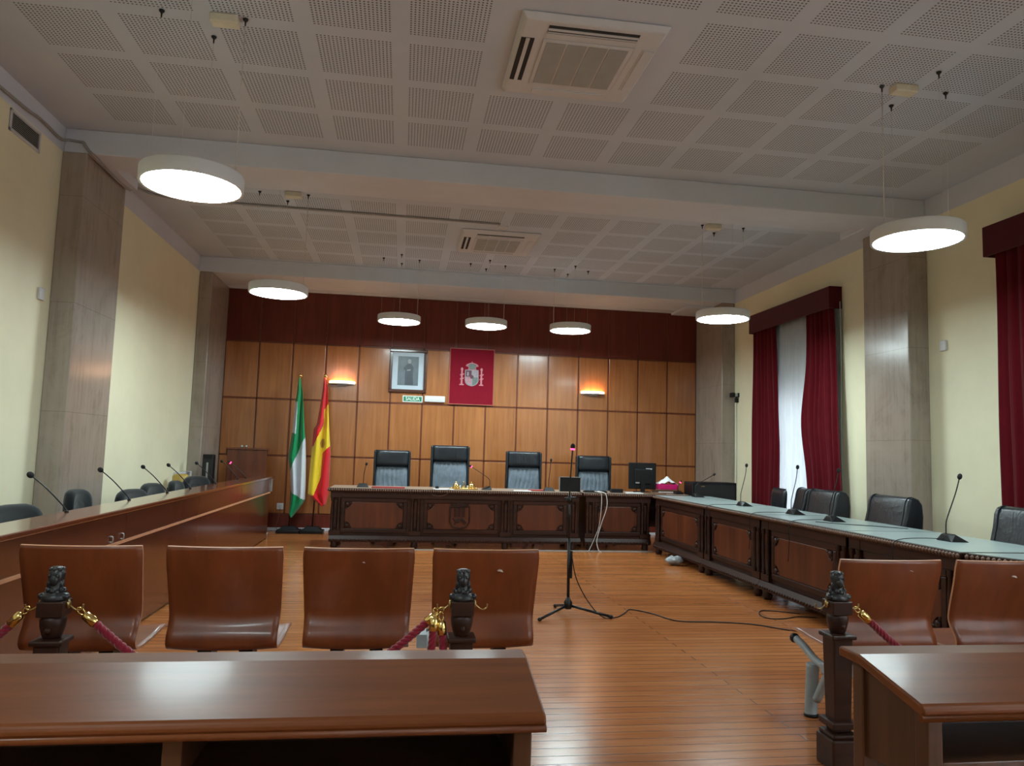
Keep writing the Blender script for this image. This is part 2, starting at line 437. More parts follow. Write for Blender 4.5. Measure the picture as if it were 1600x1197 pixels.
# ============================================================ CEILING THINGS
def lamp(name_label, x, y, z, R=.30):
    t = thing('pendant_lamp', name_label, 'lamp', (x, y, z), 0, 'round pendant lamps')
    b = B(); lathe(b, [(R*.94, .004), (R*.995, 0), (R, .006), (R, .085), (R*.985, .092), (.02, .094)], n=56, cap=False)
    obj('lamp_housing', b, m_lampbody, t)
    b = B(); lathe(b, [(.001, .003), (R*.94, .003), (R*.94, .008)], n=56, cap=False); obj('lamp_diffuser', b, m_disc, t)
    for i, (dx, dy) in enumerate(((.25, 0), (-.25, 0), (0, .25), (0, -.25))):
        b = B(); tube(b, [(dx, dy, .09), (dx, dy, ZC-z-.02)], .003 if i == 0 and x < 2 or i == 1 and x >= 2 else .0009, n=6, smooth=False)
        c = obj('lamp_cable', b, m_cable, t)
        b = B(); lathe(b, [(.018, ZC-z-.004), (.016, ZC-z-.012), (.006, ZC-z-.022), (.004, ZC-z-.05)], dx, dy, n=10)
        obj('ceiling_hook', b, m_blackm, c)
    return t
lamp('round white pendant lamp at the upper left, in front of the near ceiling beam', -1.337, 4.66, 2.868)
lamp('round white pendant lamp at the right, in front of the right stone pillar', 3.515, 4.64, 2.868)
lamp('round white pendant lamp left of the judges bench, above the left desk', -1.35, 7.955, 2.89)
lamp('round white pendant lamp at right, beside the near end of the curtain valance', 3.565, 7.965, 2.888)
lamp('leftmost of the three small pendant lamps above the judges bench', -.115, 10.415, 3.075)
lamp('middle one of the three small pendant lamps above the judges bench', 1.112, 10.42, 3.075)
lamp('rightmost of the three small pendant lamps above the judges bench', 2.338, 10.425, 3.075)
def ceiling_box(lbl, x, y):
    b = B(); rbox(b, -.085, .085, -.045, .045, -.055, 0, .008, 2)
    tag(obj('junction_box', b, plain('yellowed_plastic', (.66, .62, .48), .5), loc=(x, y, ZC)), lbl, 'junction box', 'junction boxes on the ceiling')
ceiling_box('small cream junction box on the ceiling above the upper left pendant lamp', -1.21, 4.66)
ceiling_box('small cream junction box on the ceiling above the right pendant lamp', 3.42, 4.62)
ceiling_box('small box on the far ceiling above the pendant lamp of the left desk', -1.25, 7.93)
ceiling_box('small box on the far ceiling above the pendant lamp by the curtains', 3.44, 7.94)
# air conditioning cassettes
def cassette(lbl, x, y, sx, sy, h=.045):
    t = thing('ceiling_air_conditioner', lbl, 'air conditioner', (x, y, ZC), 0, 'ceiling cassette units')
    b = B(); hexa(b, [(-sx/2+.03, -sy/2+.03, -h), (sx/2-.03, -sy/2+.03, -h), (sx/2-.03, sy/2-.03, -h), (-sx/2+.03, sy/2-.03, -h),
                      (-sx/2, -sy/2, -.004), (sx/2, -sy/2, -.004), (sx/2, sy/2, -.004), (-sx/2, sy/2, -.004)])
    obj('cover_panel', b, m_acw, t, bevel=.01)
    b = B(); rbox(b, -.30, .30, -.28, .30, -h-.008, -h, .006, 2); g = obj('intake_grille', b, m_acw, t)
    b = B()
    for i in range(4): box(b, -.272+.138*i, -.272+.138*i+.126, -.25, .27, -h-.012, -h-.006)
    obj('filter_mesh', b, m_acg, g)
    for (x0, x1, y0, y1, open_) in ((-.29, .29, -.43, -.345, 1), (-.44, -.355, -.27, .27, 1), (.355, .44, -.27, .27, 0), (-.26, .26, .36, .43, 0)):
        b = B(); box(b, x0, x1, y0, y1, -h-.004, -h+.002); s = obj('air_outlet', b, m_dark if open_ else m_acw, t)
        b = B()
        if x1-x0 > y1-y0:
            if open_:
                box(b, x0, x1, y0+.025, y0+.045, -h-.009, -h-.003); box(b, x0, x1, y1-.022, y1-.012, -h-.009, -h-.003)
            else: box(b, x0, x1, y0+.008, y1-.008, -h-.010, -h-.003)
        else:
            if open_: box(b, (x0+x1)/2-.012, (x0+x1)/2+.012, y0, y1, -h-.009, -h-.003)
            else: box(b, x0+.014, x1-.005, y0+.01, y1-.01, -h-.012, -h-.003)
        obj('louver_blade', b, m_acw, s)
    return t
cassette('large square air conditioner in the near ceiling, top of the picture', 1.08, 4.715, .95, 1.0)
cassette('square air conditioner in the far ceiling, beyond the near beam', 1.09, 9.24, .98, .98)
b = B(); box(b, 1.02, 1.13, 8.53, 8.60, ZC-.02, ZC-.001); box(b, 1.04, 1.12, 8.60, 8.62, ZC-.03, ZC-.01)
tag(obj('ceiling_sensor', b, m_acw), 'small white sensor on the ceiling at the end of the grey conduit', 'sensor')
b = B()
tube(b, [(LX+.02, 2.6, 3.80), (LX+.02, 5.6, 3.82), (LX+.02, 6.2, 3.85), (LX+.02, 6.55, 3.84), (LX+.05, 6.655, 3.87), (LX+.16, 6.66, 3.86)], .012, n=8)
tube(b, [(LX+.16, 6.66, 3.86), (LX+.20, 6.66, 3.80), (LX+.24, 6.70, ZB-.012), (LX+.22, 7.3, ZB-.012), (LX+.24, 7.56, ZB-.012)], .012, n=8)
tube(b, [(LX+.24, 7.60, ZB+.01), (LX+.10, 7.75, 3.965), (LX+.12, 8.15, 3.97), (LX+.36, 8.37, 3.972), (-2.0, 8.40, 3.972), (1.03, 8.46, 3.972)], .012, n=8)
tag(obj('cable_conduit', b, m_conduit), 'grey cable conduit along the left cornice and across the far ceiling', 'conduit')
# grilles high on the left wall
def vent(lbl, y0, y1, z0, z1):
    t = thing('wall_vent', lbl, 'vent', (LX, (y0+y1)/2, z0), 0, 'air vents on the left wall')
    w_ = (y1-y0)/2; h = z1-z0
    b = B()
    box(b, 0, .012, -w_, w_, 0, .022); box(b, 0, .012, -w_, w_, h-.022, h); box(b, 0, .012, -w_, -w_+.022, 0, h); box(b, 0, .012, w_-.022, w_, 0, h)
    obj('vent_frame', b, m_acw, t, bevel=.002)
    b = B(); box(b, 0, .003, -w_, w_, .005, h-.005); obj('vent_backing', b, m_dark, t)
    b = B(); z = .03
    while z < h-.024: hexa(b, [(.003, -w_+.02, z), (.011, -w_+.02, z-.005), (.011, w_-.02, z-.005), (.003, w_-.02, z), (.003, -w_+.02, z+.004), (.011, -w_+.02, z-.001), (.011, w_-.02, z-.001), (.003, w_-.02, z+.004)]); z += .014
    obj('vent_slats', b, m_vent, t)
vent('grey slatted air vent high on the left wall, nearest the camera', 5.80, 6.26, 3.585, 3.755)
vent('grey slatted air vent high on the left wall, beyond the stone pillar', 7.64, 8.05, 3.60, 3.76)

# ============================================================ LEFT WALL SMALL THINGS
def wallplate(name, lbl, cat, x, y, z, w_, h, face=1, mat=m_acw, grp=None, screen=None):
    t = thing(name, lbl, cat, (x, y, z), 0, grp)
    b = B(); rbox(b, 0 if face > 0 else -.022, .022 if face > 0 else 0, -w_/2, w_/2, -h/2, h/2, .005, 2); obj('housing', b, mat, t)
    if screen:
        b = B(); box(b, .0215*face if face > 0 else -.024, .024 if face > 0 else -.0215, -w_*.3, w_*.3, h*.05, h*.38); obj('display', b, m_vent, t)
wallplate('thermostat', 'upper white thermostat on the left wall beside the near pillar', 'thermostat', LX, 7.63, 1.79, .085, .13, grp='thermostats', screen=1)
wallplate('thermostat', 'lower white thermostat on the left wall beside the near pillar', 'thermostat', LX, 7.62, 1.64, .085, .13, grp='thermostats', screen=1)
wallplate('light_switch', 'white switch plate right of the upper thermostat', 'switch', LX, 7.74, 1.77, .09, .09)
wallplate('blank_wall_plate', 'pale blank plate high on the yellow left wall near the front', 'wall plate', LX, 6.48, 2.49, .08, .10)
wallplate('blank_wall_plate', 'pale blank plate on the yellow right wall near the pillar', 'wall plate', RX, 6.45, 2.46, .08, .10, face=-1)
b = B(); box(b, 0, .003, -.1, .1, -.06, .06)
nt = tag(obj('paper_notice', b, m_paper, loc=(LX+.001, 7.98, .765)), 'white notice with blue lines low on the left wall between the chairs', 'notice')
b = B()
for k in range(3): box(b, .003, .0045, -.085, .085, -.042+.032*k, -.03+.032*k)
obj('printed_lines', b, plain('blue_ink', lin(60, 90, 180), .6), nt)
b = B(); rbox(b, 0, .09, -.28, .28, -.06, .06, .012, 3)
tag(obj('wall_heater', b, m_acw, loc=(LX, 10.72, .86)), 'cream box heater low on the left wall beside the far pillar', 'heater')
b = B(); lathe(b, [(.09, 0), (.10, .02), (.10, .26), (.085, .28), (.06, .29)], n=20); box(b, -.02, .02, -.13, -.085, .08, .2)
o = tag(obj('yellow_pot', b, plain('ochre_glaze', lin(176, 146, 66), .4)), 'ochre yellow pot on a small stand behind the left desk chairs', 'pot'); o.location = (-2.80, 10.15, .62)
b = B(); rbox(b, -.14, .14, -.16, .16, .58, .62, .006, 2)
for sx_ in (-.11, .11):
    for sy_ in (-.13, .13): box(b, sx_-.014, sx_+.014, sy_-.014, sy_+.014, 0, .585)
o = tag(obj('small_stand', b, m_desk), 'small wooden stand under the ochre pot by the left wall', 'stand'); o.location = (-2.80, 10.15, 0)

# ============================================================ BACK WALL THINGS
# framed portrait
t = thing('framed_portrait', 'framed black and white portrait of a standing person on the panelled wall', 'picture', (.045, BY-.022, 2.565))
W_, H_ = .30, .35
b = B()
box(b, -W_, W_, -.045, 0, -H_, -H_+.05); box(b, -W_, W_, -.045, 0, H_-.05, H_); box(b, -W_, -W_+.05, -.045, 0, -H_+.05, H_-.05); box(b, W_-.05, W_, -.045, 0, -H_+.05, H_-.05)
obj('picture_frame', b, m_frame, t, bevel=.01)
b = B(); box(b, -W_+.05, W_-.05, -.02, -.002, -H_+.05, H_-.05); obj('picture_mount', b, plain('pale_blue_mount', lin(186, 200, 212), .5, var=.03), t)
b = B(); box(b, -.165, .165, -.022, -.02, -.235, .235); ph = obj('photograph', b, plain('grey_backdrop', lin(92, 104, 112), .4, var=.25, nscale=5), t)
b = B()
prism(b, [(-.045, -.225), (.085, -.225), (.075, -.04), (.085, .05), (.06, .10), (.035, .118), (.0, .118), (-.03, .10), (-.075, .045), (-.065, .015), (-.045, .01), (-.05, -.05)], 'Y', -.0235, -.022)
obj('printed_suit', b, plain('dark_grey_print', lin(58, 66, 76), .4, var=.2, nscale=9), ph)
b = B(); prism(b, [(.018+.028*math.cos(a*PI/8), .155+.038*math.sin(a*PI/8)) for a in range(16)], 'Y', -.0237, -.022)
prism(b, [(-.02, .0), (.04, .01), (.04, .025), (-.02, .018)], 'Y', -.0245, -.0235)
obj('printed_face', b, plain('light_grey_print', lin(140, 146, 150), .4, var=.2, nscale=20), ph)
# tapestry with the coat of arms
t = thing('coat_of_arms_tapestry', 'crimson tapestry with an embroidered crowned coat of arms between two columns', 'tapestry', (1.075, BY-.022, 2.515))
b = B(); box(b, -.355, .355, -.03, -.006, -.45, .45); obj('tapestry_cloth', b, m_tap, t)
b = B()
for s_ in (-1, 1): box(b, min(s_*.355, s_*.365), max(s_*.355, s_*.365), -.034, -.004, -.46, .46)
box(b, -.355, .355, -.034, -.004, -.46, -.45); box(b, -.355, .355, -.034, -.004, .45, .46)
obj('tapestry_border', b, plain('copper_braid', lin(176, 96, 80), .5), t)
u = .000517
def E(pts, ox=765, oy=545): return [((x-ox)*u, (oy-y)*u) for x, y in pts]
yo = .03
b = B()
sh = E([(550, 385), (975, 385), (985, 720), (960, 800), (900, 860), (830, 890), (765, 905), (690, 890), (620, 860), (565, 800), (545, 720)], oy=600)
prism(b, sh, 'Y', -yo-.010, -yo+.001); obj('shield', b, m_gemb, t, bevel=.002)
b = B()
prism(b, E([(575, 410), (755, 410), (755, 605), (575, 605)], oy=600), 'Y', -yo-.014, -yo-.009, 1)
prism(b, E([(775, 410), (955, 410), (955, 605), (775, 605)], oy=600), 'Y', -yo-.013, -yo-.009, 0)
prism(b, E([(790, 625), (955, 625), (960, 720), (920, 800), (860, 850), (790, 870)], oy=600), 'Y', -yo-.013, -yo-.009, 2)
for k in range(4): prism(b, E([(578+46*k, 625), (602+46*k, 625), (602+46*k, 800+18*k), (578+46*k, 780+18*k)], oy=600), 'Y', -yo-.013, -yo-.009, 3)
prism(b, E([(720+60*math.cos(a*PI/6)+45, 610+60*math.sin(a*PI/6)) for a in range(12)], oy=600), 'Y', -yo-.016, -yo-.010, 1)
prism(b, E([(620, 440), (640, 470), (665, 440), (665, 580), (610, 580)], oy=600), 'Y', -yo-.017, -yo-.012, 0)
obj('shield_quarters', b, [m_gemb, plain('plum_embroidery', lin(92, 56, 70), .7), m_grnemb, m_gemb2], t)
b = B()
prism(b, E([(640, 380), (660, 300), (560, 270), (590, 215), (680, 175), (755, 155), (755, 115), (775, 115), (775, 155), (850, 175), (945, 215), (970, 270), (880, 300), (905, 380)], oy=600), 'Y', -yo-.010, -yo+.001)
obj('crown', b, m_gemb2, t, bevel=.002)
b = B(); prism(b, E([(665, 365), (680, 290), (620, 262), (690, 200), (765, 185), (850, 200), (915, 262), (860, 290), (880, 365)], oy=600), 'Y', -yo-.014, -yo-.009)
obj('crown_lining', b, m_grnemb, t)
for cx_ in (450, 1068):
    b = B()
    prism(b, E([(cx_-75, 880), (cx_+75, 880), (cx_+60, 840), (cx_-60, 840)], oy=600), 'Y', -yo-.012, -yo+.001)
    prism(b, E([(cx_-28, 840), (cx_+28, 840), (cx_+24, 400), (cx_-24, 400)], oy=600), 'Y', -yo-.012, -yo+.001)
    prism(b, E([(cx_-40, 400), (cx_+40, 400), (cx_+34, 340), (cx_, 315), (cx_-34, 340)], oy=600), 'Y', -yo-.012, -yo+.001)
    for yy in (530, 660): prism(b, E([(cx_-62, yy+45), (cx_+50, yy+25), (cx_+80, yy-18), (cx_+70, yy-25), (cx_-55, yy+10)], oy=600), 'Y', -yo-.015, -yo-.011)
    obj('column', b, m_gemb2, t, bevel=.0015)
# exit sign
t = thing('exit_sign', 'green SALIDA exit sign with white border under the portrait', 'sign', (.135, BY-.022, 2.115))
b = B(); box(b, -.16, .16, -.012, 0, -.052, .052); obj('sign_plate', b, m_signw, t, bevel=.003)
b = B(); box(b, -.145, .145, -.0135, -.011, -.038, .038); sp_ = obj('sign_face', b, m_sign, t)
cu = bpy.data.curves.new('letters', 'FONT'); cu.body = 'SALIDA'; cu.size = .078; cu.align_x = 'CENTER'; cu.align_y = 'CENTER'; cu.extrude = .001; cu.offset = .0012
tmp = bpy.data.objects.new('tmp', cu); C.objects.link(tmp)
bpy.context.view_layer.update()
me = bpy.data.meshes.new_from_object(tmp.evaluated_get(bpy.context.evaluated_depsgraph_get()))
bpy.data.objects.remove(tmp)
me.materials.append(m_signw)
lt = bpy.data.objects.new('letters', me); C.objects.link(lt); lt.parent = sp_; lt.location = (0, -.0145, 0); lt.rotation_euler = (PI/2, 0, 0); lt.scale = (.88, 1, 1)
b = B(); rbox(b, -.165, .165, -.05, 0, -.05, .05, .012, 3)
t = tag(obj('emergency_light', b, m_lampbody, loc=(.49, BY-.022, 2.125)), 'white emergency light box right of the green exit sign', 'emergency light')
b = B(); rbox(b, -.145, .145, -.056, -.048, -.02, .036, .003, 2); obj('diffuser', b, m_signw, t)
# sconces
def sconce(lbl, x):
    t = thing('wall_sconce', lbl, 'wall lamp', (x, BY-.022, 2.325), 0, 'wall sconces')
    b = B()
    prof = [(-.205+.41*i/16, -.115*math.sin(PI*i/16)**.6) for i in range(17)]
    prism(b, prof, 'Z', -.02, -.002); obj('sconce_tray', b, m_acw, t)
    b = B(); prism(b, [(x_*.97, y_*.93-.001) for x_, y_ in prof], 'Z', -.003, .028); obj('sconce_diffuser', b, m_sconce, t)
    b = B(); box(b, -.07, .07, -.04, 0, -.045, -.02); obj('sconce_mount', b, m_vent, t)
sconce('glowing orange wall sconce right of the flags', -.985)
sconce('glowing orange wall sconce on the right part of the panelled wall', 3.11)
# socket
t = thing('wall_socket', 'white wall socket low on the panelled wall left of the green flag', 'socket', (-1.834, BY-.022, .37))
b = B(); rbox(b, -.05, .05, -.014, 0, -.05, .05, .006, 2); obj('socket_plate', b, m_lampbody, t)
b = B(); lathe(b, [(.028, 0), (.028, .004), (.020, .005)], n=20)
for v in b.verts: v.co = Vector((v.co.x, -.014-v.co.z, v.co.y))
obj('socket_insert', b, m_acw, t)
b = B(); tube(b, [(-1.83, BY-.045, .34), (-1.84, BY-.06, .2), (-1.87, BY-.09, .06), (-1.80, BY-.16, .006)], .004)
tag(obj('thin_cable', b, m_brownbook), 'thin cable hanging from the socket beside the green flag base', 'cable')

# ---- flags
def flag(lbl, cat_x, base_x, y, L, Rr, matpolys, mats, top_z, group):
    t = thing('flag', lbl, 'flag', (base_x, y, 0), 0, group)
    px = (L[0][0]+Rr[0][0])/2-base_x
    b = B(); rbox(b, -.17, .17, -.14, .14, 0, .05, .01, 2); hexa(b, [(-.14, -.11, .05), (.14, -.11, .05), (.14, .11, .05), (-.14, .11, .05), (-.09, -.07, .10), (.09, -.07, .10), (.09, .07, .10), (-.09, .07, .10)])
    obj('flag_base', b, m_black, t)
    b = B(); tube(b, [(0, .0, .09), (px, .0, top_z)], .013, n=10, smooth=False); obj('flag_pole', b, m_frame, t)
    b = B(); ball(b, (px, 0, top_z+.028), .028); lathe(b, [(.02, top_z-.03), (.02, top_z), (.008, top_z+.01)], px, 0, 12); obj('finial', b, m_gold, t)
    def itp(P, z):
        P = sorted(P, key=lambda p: -p[1])
        for a, c in zip(P, P[1:]):
            if a[1] >= z >= c[1]: return a[0]+(c[0]-a[0])*(a[1]-z)/max(a[1]-c[1], 1e-6)
        return P[-1][0] if z < P[-1][1] else P[0][0]
    z1 = max(p[1] for p in L); z0 = min(min(p[1] for p in L), min(p[1] for p in Rr))
    def inside(x, z, poly):
        c = False; n = len(poly)
        for i in range(n):
            (xa, za), (xb, zb) = poly[i], poly[(i+1) % n]
            if (za > z) != (zb > z) and x < (xb-xa)*(z-za)/(zb-za)+xa: c = not c
        return c
    def pos(uu, vv):
        z = z1+(z0-z1)*vv
        xl, xr = itp(L, z), itp(Rr, z)
        return xl+(xr-xl)*uu, z
    def fn(uu, vv):
        x, z = pos(uu, vv)
        wd = itp(Rr, z)-itp(L, z)
        d = .045*min(1, wd/.2)*math.sin(uu*PI*3.4+vv*3)+.02*math.sin(uu*9+vv*7) - .05*math.sin(PI*uu)
        return (x-base_x, d-.03, z)
    def mf(uu, vv):
        x, z = pos(uu, vv)
        k = 0
        for poly, mi in matpolys:
            if inside(x, z, poly): k = mi
        return k
    b = B(); grid_sheet(b, fn, 60, 150, mf)
    obj('flag_cloth', b, mats, t, solid=.006)
AL = [(-1.612, 2.352), (-1.629, 2.139), (-1.653, 1.954), (-1.674, 1.518), (-1.708, 1.13), (-1.675, .97), (-1.635, .612), (-1.65, .275), (-1.615, .235)]
AR = [(-1.588, 2.354), (-1.533, 2.097), (-1.491, 1.638), (-1.459, 1.365), (-1.444, 1.092), (-1.432, .729), (-1.431, .503), (-1.46, .435), (-1.604, .235)]
AW1 = [(-1.70, 1.989), (-1.599, 1.991), (-1.601, 1.497), (-1.72, 1.506)]
AW2 = [(-1.40, 1.50), (-1.473, 1.433), (-1.597, 1.133), (-1.637, 1.0), (-1.68, .9), (-1.68, .612), (-1.635, .612), (-1.43, .492), (-1.38, .46)]
flag('green and white flag hanging from a pole left of the red and yellow flag', 0, -1.645, 11.76, AL, AR, [(AW1, 1), (AW2, 1)], [m_green, m_wflag], 2.36, 'flags beside the judges bench')
SL = [(-1.235, 2.369), (-1.249, 2.155), (-1.312, 1.644), (-1.354, 1.574), (-1.363, 1.322), (-1.367, 1.185), (-1.381, .821), (-1.387, .594), (-1.321, .528), (-1.182, .411)]
SR = [(-1.210, 2.37), (-1.173, 2.227), (-1.147, 1.927), (-1.104, 1.421), (-1.083, 1.193), (-1.087, .964), (-1.09, .578), (-1.116, .43), (-1.155, .411)]
SY = [(-1.10, 2.02), (-1.149, 1.962), (-1.208, 1.878), (-1.209, 1.648), (-1.251, 1.532), (-1.329, 1.323), (-1.40, 1.276), (-1.42, .571), (-1.301, .569), (-1.204, .848), (-1.196, 1.212), (-1.06, 1.36)]
SC1 = [(-1.225, 1.43), (-1.18, 1.43), (-1.165, 1.36), (-1.18, 1.30), (-1.21, 1.28), (-1.235, 1.31), (-1.245, 1.37)]
SC2 = [(-1.215, 1.40), (-1.20, 1.40), (-1.195, 1.31), (-1.215, 1.31)]
flag('red and yellow flag with a small crest, right of the green and white flag', 0, -1.30, 11.76, SL, SR, [(SY, 1), (SC1, 2), (SC2, 3)], [m_redflag, m_yelflag, plain('crest_olive', lin(176, 140, 60), .8), plain('crest_red', lin(150, 60, 40), .8)], 2.375, 'flags beside the judges bench')

# lectern in the corner
t = thing('lectern', 'reddish brown wooden lectern in the far left corner', 'lectern', (-2.25, 11.42, 0), math.radians(12))
b = B()
prism(b, [(-.24, 0), (.24, 0), (.24, 1.14), (-.20, 1.235), (-.24, 1.235)], 'X', -.27, .27); obj('lectern_body', b, m_desk, t, bevel=.006)
b = B(); prism(b, [(-.26, 1.235), (-.20, 1.237), (.26, 1.142), (.26, 1.165), (-.20, 1.262), (-.26, 1.262)], 'X', -.29, .29); obj('reading_top', b, m_desk, t, bevel=.004)
b = B(); box(b, -.20, .20, -.252, -.238, .15, 1.08); obj('front_panel', b, m_desk, t, bevel=.01)
for dx in (-.03, .03):
    b = B(); lathe(b, [(.014, 1.262), (.016, 1.29), (.008, 1.30)], -.05+dx, -.22, 10)
    obj('brass_fitting', b, m_chrome, t)
# black cupboard sliver beside far pillar
t = thing('loudspeaker', 'tall narrow black loudspeaker beside the far left pillar', 'loudspeaker', (-2.62, 10.78, 0))
b = B(); rbox(b, -.07, .07, -.07, .07, 0, 1.16, .01, 2); obj('cabinet', b, m_black, t)
b = B(); box(b, -.055, .055, -.074, -.069, .2, 1.10); obj('grille', b, m_dark, t)
b = B(); box(b, -.012, .012, -.078, -.073, .82, 1.05); obj('light_strip', b, m_chrome, t)

# ============================================================ JUDGES BENCH
def carved_front(root, x0, x1, panels, pil, zt=.74):
    """front faces -Y at local y=0"""
    b = B(); box(b, x0, x1, .03, .06, .12, zt); obj('front_board', b, m_carved, root)
    for (a, c) in panels:
        b = B()
        box(b, a, c, .012, .034, .60, .655); box(b, a, c, .012, .034, .20, .255); box(b, a, a+.05, .012, .034, .255, .60); box(b, c-.05, c, .012, .034, .255, .60)
        f = obj('panel_frame', b, m_carved, root, bevel=.008)
        b = B()
        # octagonal raised field
        aa, cc = a+.052, c-.052
        lo, hi = .257, .598
        arc = lambda cx_, cz_, a0: [(cx_+.085*math.cos(a0+PI/2*k/5), cz_+.085*math.sin(a0+PI/2*k/5)) for k in range(6)]
        pts = arc(aa, lo, 0)+arc(aa, hi, -PI/2)+arc(cc, hi, PI)+arc(cc, lo, PI/2)
        prism(b, pts, 'Y', .016, .032); obj('raised_panel', b, m_bpanel, root, bevel=.006)
        for sx_, xx in ((1, a+.055), (-1, c-.055)):
            for sz_, zz in ((1, .26), (-1, .595)):
                b = B()
                ball(b, (xx+sx_*.03, .018, zz+sz_*.03), .026, 1.2, .6, 1, n=6)
                ball(b, (xx+sx_*.072, .018, zz+sz_*.014), .013, 1.6, .6, .8, n=5)
                ball(b, (xx+sx_*.013, .018, zz+sz_*.068), .013, .8, .6, 1.6, n=5)
                ball(b, (xx+sx_*.012, .016, zz+sz_*.012), .009, 1, .7, 1, n=4)
                box(b, min(xx, xx+sx_*.08), max(xx, xx+sx_*.08), .020, .030, zz+(0 if sz_ > 0 else -.012), zz+(.012 if sz_ > 0 else 0)); box(b, min(xx, xx+sx_*.012), max(xx, xx+sx_*.012), .020, .030, min(zz, zz+sz_*.08), max(zz, zz+sz_*.08))
                obj('corner_carving', b, m_carved, f)
    for xc in pil:
        b = B()
        box(b, xc-.075, xc+.075, -.008, .034, .17, .23); box(b, xc-.07, xc+.07, -.004, .034, .655, zt)
        for dx in (-.042, .042):
            lathe(b, [(.024, .23), (.018, .25), (.022, .27), (.014, .29), (.020, .42), (.020, .50), (.013, .60), (.022, .62), (.018, .635), (.024, .655)], xc+dx, .006, 10)
        box(b, xc-.018, xc+.018, .004, .03, .27, .61)
        obj('pilaster', b, m_carved, root, bevel=.003)
    b = B()
    prism(b, [(-.03, .085), (-.035, .12), (-.01, .165), (.05, .175), (.05, .085)], 'X', x0-.018, x1+.018)
    n = int((x1-x0)/.045)
    for i in range(n):
        ball(b, (x0+(i+.5)*(x1-x0)/n, -.032, .108), .016, 1.2, .8, 1, n=3)
    obj('base_moulding', b, m_carved, root)
    b = B(); box(b, x0, x1, .0, .05, .655, zt); obj('top_rail', b, m_carved, root, bevel=.005)
def top_with_edge(root, poly, z0, z1, mt, beads):
    b = B(); prism(b, poly, 'Z', z0, z1-.002); obj('table_top', b, m_carved, root, bevel=.004)
    cx_ = sum(p[0] for p in poly)/len(poly); cy_ = sum(p[1] for p in poly)/len(poly)
    def ins(p, d=.03):
        v = Vector((cx_-p[0], cy_-p[1])); 
        return (p[0]+math.copysign(min(d, abs(v.x)), v.x), p[1]+math.copysign(min(d, abs(v.y)), v.y))
    b = B(); prism(b, [ins(p, .014) for p in poly], 'Z', z1-.003, z1+.002); obj('leather_inlay', b, mt, root)
    b = B()
    for (a, c) in beads:
        A = Vector(a); D = Vector(c)-A; n = max(2, int(D.length/.03))
        for i in range(n):
            p = A+D*((i+.5)/n)
            ball(b, (p.x, p.y, (z0+z1)/2), .0135, 1, 1, 1.25, n=3)
    obj('rope_moulding', b, plain('worn_gilt_edge', lin(112, 84, 70), .45), root)
def feet(root, pts, h=.09, s=.05):
    for (x, y) in pts:
        b = B(); lathe(b, [(s*.7, 0), (s, .03), (s*.8, .06), (s, h)], x, y, 12); obj('foot', b, m_carved, root)

t = thing('judges_bench', 'long carved dark wood judges bench with a crest on its front', 'bench', (0, 10.07, 0))
carved_front(t, -.88, 2.44, [(-.76, .10), (.32, 1.32), (1.53, 2.27)], [-.83, .21, 1.425, 2.36])
top_with_edge(t, [(-.93, -.03), (2.47, -.03), (2.47, .73), (-.93, .73)], .735, .78, m_topbrown, [((-.93, -.035), (2.47, -.035)), ((-.935, -.03), (-.935, .73))])
b = B(); box(b, -.88, -.84, .05, .70, .09, .735); box(b, 2.40, 2.44, .05, .70, .09, .735); box(b, -.84, 2.40, .34, .37, .30, .735); obj('side_panel', b, m_carved, t)
feet(t, [(-.83, .02), (.21, .02), (1.425, .02), (2.36, .02), (-.83, .66), (2.36, .66)])
# carved crest on the centre panel
b = B()
sc = .125
cs_ = [(-sc, .56), (sc, .56), (sc+.005, .36), (.09, .295), (0, .275), (-.09, .295), (-sc-.005, .36)]
prism(b, cs_, 'Y', -.006, .02)
for v in b.verts: v.co.x += .80
obj('crest_field', b, m_bpanel, t, bevel=.004)
b = B(); tube(b, [(x_, -.008, z_) for x_, z_ in cs_+cs_[:1]], .012, 6, False)
cr = [(-.11, .56), (-.12, .60), (-.06, .585), (-.03, .62), (0, .60), (.03, .62), (.06, .585), (.12, .60), (.11, .56)]
prism(b, cr, 'Y', -.008, .02)
for v in b.verts: v.co.x += .80
for i in range(3): box(b, .80-.075+.055*i, .80-.045+.055*i, -.024, -.01, .43, .55)
tube(b, [(.80-.09, -.014, .41), (.80-.03, -.018, .36), (.80+.03, -.018, .40), (.80+.09, -.014, .35)], .012, 6)
tube(b, [(.80-.07, -.014, .33), (.80, -.018, .40), (.80+.07, -.014, .33)], .010, 6)
obj('carved_crest', b, m_carved, t, bevel=.004)

t = thing('side_desk', 'carved dark wood desk joining the judges bench to the right table', 'desk', (0, 10.07, 0))
carved_front(t, 2.54, 3.44, [(2.66, 3.32)], [2.60, 3.385])
top_with_edge(t, [(2.49, -.03), (4.03, -.03), (4.03, .73), (2.49, .73)], .735, .78, m_topbrown, [((2.49, -.035), (3.50, -.035))])
b = B(); box(b, 2.54, 2.58, .05, .70, .09, .735); box(b, 3.97, 4.01, .05, .70, 0, .735); box(b, 2.58, 3.97, .34, .37, .30, .735); obj('side_panel', b, m_carved, t)
feet(t, [(2.60, .02), (3.385, .02), (2.60, .66)])

